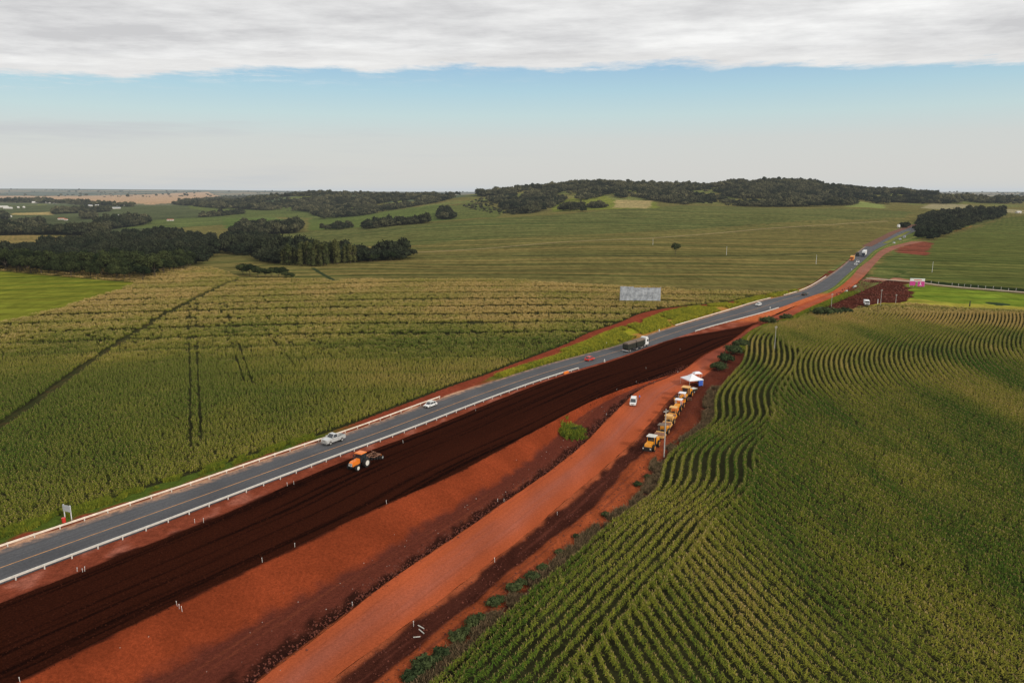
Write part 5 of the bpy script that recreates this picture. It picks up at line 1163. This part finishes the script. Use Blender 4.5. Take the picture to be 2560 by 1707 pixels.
for px, py, s, lab in [(1432,1080,1.0,'isolated green bush on the slope beside the dirt road'),(1447,1074,.8,'smaller green bush touching the isolated bush on the slope'),(1415,1086,.7,'low grass bush left of the isolated bush'),
    (1795,925,2.0,'green bush at the foot of the grass bank behind the tent'),(1815,905,2.2,'middle green bush of the bank between track and corn'),(1835,885,2.4,'largest green bush of the bank between track and corn'),(1850,868,2.2,'upper green bush of the bank next to the corn corner'),
    (1920,812,2.6,'dark rounded bush at the upper corner of the right corn field'),(1965,800,2.0,'low green bush on the grassy corner'),(2060,790,3.2,'dark round bush beside the thin utility pole'),(2090,786,2.2,'small bush right of the dark round bush'),
    (2115,783,2.0,'bush on the bank in front of the service truck'),(1600,892,1.2,'small shrub') ][:-1]:
    shrub(px, py, s, lab, flat=.8)
# grass and weeds on verges
M_GRS = foliage_mat('grass_blades', (.07, .115, .014), (.38, .34, .03))
def tuft(seed, m=None):
    r = random.Random(seed); V = []; Fc = []
    for k in range(16):
        a = r.uniform(0, 6.28); d = r.uniform(0, .3); x, y = d*cos(a), d*sin(a); l = r.uniform(.3, .7); b = len(V); dx, dy = r.gauss(0, .22), r.gauss(0, .22); w = .04; c_, s_ = cos(a), sin(a)
        V += [(x-w*s_, y+w*c_, 0), (x+w*s_, y-w*c_, 0), (x+dx+w*.4*s_, y+dy-w*.4*c_, l), (x+dx-w*.4*s_, y+dy+w*.4*c_, l)]; Fc.append((b, b+1, b+2, b+3))
    return raw_mesh('tuft', V, Fc, [m or M_GRS], [0]*len(Fc))
M_DRY = foliage_mat('dry_weeds', (.06, .055, .022), (.20, .13, .075))
C_G = templ('grass_tuft', [tuft(i) for i in range(4)])
C_GD = templ('weed_tuft', [tuft(10+i, M_DRY) for i in range(4)])
def put_grass(X, Y, s, tint, label, coll=None):
    n = len(X); rot = np.zeros((n, 3)); rot[:, 2] = rng.uniform(0, 6.28, n); ss = s*rng.uniform(.6, 1.3, n)
    scatter('grass', X, Y, zf(X, Y)-.03, rot, np.stack([ss]*3, 1), tint, coll or C_G, 4, label, 'grass')
Y = rng.uniform(75, 170, 9000)**1.0; t_ = rng.uniform(0, .55, 9000)**1.3; X = La(Y)-.8+(Lb(Y)-La(Y))*t_; k = fbm(X/3, Y/6, 3)/.94 > .40
put_grass(X[k], Y[k], 1.0, np.clip(rng.normal(.25, .15, k.sum()), 0, 1), 'short green grass between the left corn field and the guardrail')
Y = rng.uniform(225, 430, 26000); t_ = .30+.62*rng.uniform(0, 1, 26000)**1.5; X = La(Y)+(Lb(Y)-La(Y))*t_; k = (fbm(X/7+9, Y/14, 3)/.94 > .34) & ((Y > 262) | (t_ > .55))
put_grass(X[k], Y[k], 1.4, np.clip(rng.normal(.6, .25, k.sum())+.5*(fbm(X[k]/6, Y[k]/12, 3)/.94-.5)*2*.6, 0, 1), 'yellow green grass on the bank left of the highway near the grain truck')
Y = rng.uniform(262, 420, 9000); t_ = rng.uniform(.3, 1.0, 9000); X = Lh(Y)+(Li(Y)-Lh(Y))*t_
put_grass(X, Y, 1.6, np.clip(rng.normal(.3, .2, len(X)), 0, 1), 'green grass bank between the red track and the right corn field')
x0, y0, _ = at(1430, 1082); X = x0+rng.normal(0, 1.2, 900); Y = y0+rng.normal(0, 1.6, 900)
put_grass(X, Y, 1.5, np.clip(rng.normal(.2, .2, 900), 0, 1), 'patch of tall grass on the red slope beside the dirt road')
Y = rng.uniform(60, 215, 9000); X = Li(Y)-rng.uniform(.0, 3.0, 9000); k = fbm(X/2, Y/4, 3)/.94 > .42
put_grass(X[k], Y[k], 1.2, np.clip(rng.normal(.6, .3, k.sum()), 0, 1), 'dry weeds along the near edge of the right corn field', C_GD)
# gravel and clods
def stone(seed):
    r = random.Random(seed); b = MB(); s = .5; b.box(-s, s, -s*.8, s*.7, -.2, s*.8, .18, .15); V = [(x*r.uniform(.8, 1.2), y*r.uniform(.8, 1.2), z*r.uniform(.8, 1.2)) for x, y, z in b.v]
    return V, b.f
def stone_mesh(seed, m): V, f = stone(seed); return raw_mesh('stone', V, f, [m], [0]*len(f))
M_STONE = mat('pale_stone', (.42, .33, .28), .9, var=.3); M_CLOD = mat('red_clod', (.13, .035, .02), .95, var=.4)
C_S = templ('pale_stones', [stone_mesh(i, M_STONE) for i in range(3)]); C_CLD = templ('dark_clods', [stone_mesh(20+i, mat('dark_clod', (.045, .012, .006), .95, var=.5, spec=0)) for i in range(3)]); C_CL = templ('clods', [stone_mesh(10+i, M_CLOD) for i in range(3)])
def put_st(name, X, Y, s, coll, label):
    n = len(X); rot = rng.uniform(0, 3, (n, 3)); ss = s*rng.uniform(.4, 1.5, n)**1.5; scatter(name, X, Y, zf(X, Y), rot, np.stack([ss, ss, ss*.7], 1), ss*0, coll, 3, label, 'stones')
Y = rng.uniform(78, 235, 260); X = Lf(Y)+(Lg(Y)-Lf(Y))*rng.normal(.3, .4, 260); put_st('stones', X[:150], Y[:150], .12, C_S, 'pale stones scattered along the foot of the embankment')
Y = rng.uniform(78, 240, 2600); X = Lg(Y)-1.6+rng.normal(0, .9, 2600); put_st('clods', X, Y, .24, C_CL, 'dark clods of earth along the ditch')
Y = rng.uniform(78, 240, 2600); X = Lh(Y)+(Li(Y)-Lh(Y))*rng.uniform(.05, 1, 2600); put_st('clods', X, Y, .2, C_CL, 'dark clods of earth on the berm right of the dirt road')
Y = 60+rng.uniform(0, 1, 16000)**1.3*240; X = Ld(Y)+(Le(Y)-Ld(Y))*rng.uniform(0.01, 1.03, 16000); put_st('clods', X, Y, .17, C_CLD, 'dark clods turned up all over the tilled soil strip')
X, Y = sample_poly(wp([(1990,790),(2060,760),(2110,722),(2165,699),(2266,708),(2268,718),(2284,733),(2272,750),(2150,766),(2100,776)]), 2.4, .5); put_st('clods', X, Y, .7, C_CL, 'dark ploughed clods of the far tilled patch')

# ------------------------------------------------------------------ haze
m = bpy.data.materials.new('haze'); m.use_nodes = True; nt = m.node_tree; nt.nodes.clear()
out = N(nt, 'ShaderNodeOutputMaterial'); ab = N(nt, 'ShaderNodeVolumeAbsorption'); em = N(nt, 'ShaderNodeEmission'); ad = N(nt, 'ShaderNodeAddShader')
DENS = 1/42000.0
ab.inputs['Color'].default_value = (0, 0, 0, 1); ab.inputs['Density'].default_value = DENS
em.inputs['Color'].default_value = (.56, .60, .63, 1); em.inputs['Strength'].default_value = DENS
nt.links.new(ab.outputs[0], ad.inputs[0]); nt.links.new(em.outputs[0], ad.inputs[1]); nt.links.new(ad.outputs[0], out.inputs['Volume'])
hz = MB().box(-70000, 70000, -3000, 75000, -400, 230).build('haze', m); tag(hz, kind='structure')

# ------------------------------------------------------------------ world and sun
SUN_EL, SUN_AZ = radians(26), radians(130)      # azimuth clockwise from +Y: light from the right and slightly behind
w = bpy.data.worlds.new('World'); SC.world = w; w.use_nodes = True; nt = w.node_tree; nt.nodes.clear(); ln = nt.links
out = N(nt, 'ShaderNodeOutputWorld'); bg = N(nt, 'ShaderNodeBackground'); ln.new(bg.outputs[0], out.inputs[0]); bg.inputs[1].default_value = 1.0
sky = N(nt, 'ShaderNodeTexSky', sky_type='NISHITA'); sky.sun_disc = False; sky.sun_elevation = SUN_EL; sky.sun_rotation = SUN_AZ; sky.dust_density = 2.5
skys = N(nt, 'ShaderNodeVectorMath', operation='SCALE'); ln.new(sky.outputs[0], skys.inputs[0]); skys.inputs['Scale'].default_value = .085
tc = N(nt, 'ShaderNodeTexCoord'); sp = N(nt, 'ShaderNodeSeparateXYZ'); ln.new(tc.outputs['Generated'], sp.inputs[0]); zz = sp.outputs[2]
cr = N(nt, 'ShaderNodeValToRGB'); ln.new(ramp(nt, zz, 0, .25), cr.inputs[0]); e = cr.color_ramp
stops = [(0, (.77, .75, .69)), (.12, (.74, .735, .70)), (.26, (.70, .73, .71)), (.38, (.60, .76, .77)), (.50, (.47, .70, .80)), (.62, (.36, .59, .79)), (1, (.22, .42, .70))]
e.elements[0].position = 0; e.elements[0].color = (*stops[0][1], 1); e.elements[1].position = 1; e.elements[1].color = (*stops[-1][1], 1)
for p_, c_ in stops[1:-1]: q = e.elements.new(p_); q.color = (*c_, 1)
clear = mixc(nt, .85, skys.outputs[0], cr.outputs[0])
zc = math_n(nt, 'MAXIMUM', zz, .012); cxx = math_n(nt, 'DIVIDE', sp.outputs[0], zc); cyy = math_n(nt, 'DIVIDE', sp.outputs[1], zc)
cv = N(nt, 'ShaderNodeCombineXYZ'); ln.new(cxx, cv.inputs[0]); ln.new(cyy, cv.inputs[1])
# thin smudges in the clear band
mp = N(nt, 'ShaderNodeMapping'); mp.inputs['Scale'].default_value = (1.6, 1.6, 22); mp.inputs['Rotation'].default_value = (0, -.06, 0); ln.new(tc.outputs['Generated'], mp.inputs[0])
sm = noise(nt, mp.outputs[0], 1.6, 5, .6); clear = mixc(nt, math_n(nt, 'MULTIPLY', ramp(nt, sm, .52, .72, 0, .8), ramp(nt, sp.outputs[0], .15, -.45, 0, 1)), clear, (.56, .58, .60))
e1 = noise(nt, cv.outputs[0], 1.25, 8, .70); e2 = noise(nt, cv.outputs[0], .16, 3)
edge = math_n(nt, 'ADD', math_n(nt, 'SUBTRACT', 6.58, cyy), math_n(nt, 'ADD', math_n(nt, 'MULTIPLY', math_n(nt, 'SUBTRACT', e1, .5), 1.9), math_n(nt, 'ADD', math_n(nt, 'MULTIPLY', math_n(nt, 'SUBTRACT', e2, .5), .9), math_n(nt, 'MULTIPLY', cxx, -.085))))
mask = ramp(nt, edge, -.10, .30)
wisp = math_n(nt, 'MULTIPLY', ramp(nt, edge, -1.1, -.1, 0, .5), ramp(nt, noise(nt, cv.outputs[0], 2.4, 5, .7), .5, .72))
wisp = math_n(nt, 'MULTIPLY', wisp, ramp(nt, cxx, 1.0, -2.0, 0, 1))
mask = math_n(nt, 'MAXIMUM', mask, wisp)
mpc = N(nt, 'ShaderNodeMapping'); mpc.inputs['Scale'].default_value = (.75, 1.0, 1); mpc.inputs['Rotation'].default_value = (0, 0, .25); ln.new(cv.outputs[0], mpc.inputs[0])
c1 = noise(nt, mpc.outputs[0], 1.25, 9, .66); c2 = noise(nt, mpc.outputs[0], .35, 4)
den = math_n(nt, 'ADD', math_n(nt, 'MULTIPLY', c1, .55), math_n(nt, 'MULTIPLY', c2, .45))
cc = mixc(nt, ramp(nt, den, .40, .60), (.61, .61, .62), (.95, .95, .94))
cc = mixc(nt, ramp(nt, edge, .25, 1.1, .55, 0), cc, (.84, .83, .81))
fin = mixc(nt, mask, clear, cc)
ln.new(fin, bg.inputs[0])
sd = bpy.data.lights.new('sun', 'SUN'); sd.energy = 2.2; sd.angle = radians(4); sd.color = (1, .93, .82)
so = bpy.data.objects.new('sun', sd); COL.objects.link(so); so.location = (200, -100, 300)
# a lamp shines along its local -Z; its +Z must point to the sun
from mathutils import Vector
so.rotation_euler = Vector((sin(SUN_AZ)*cos(SUN_EL), cos(SUN_AZ)*cos(SUN_EL), sin(SUN_EL))).to_track_quat('Z', 'Y').to_euler()
SC.cycles.max_bounces = 5; SC.cycles.diffuse_bounces = 2; SC.cycles.glossy_bounces = 2; SC.cycles.transmission_bounces = 2; SC.cycles.volume_bounces = 0
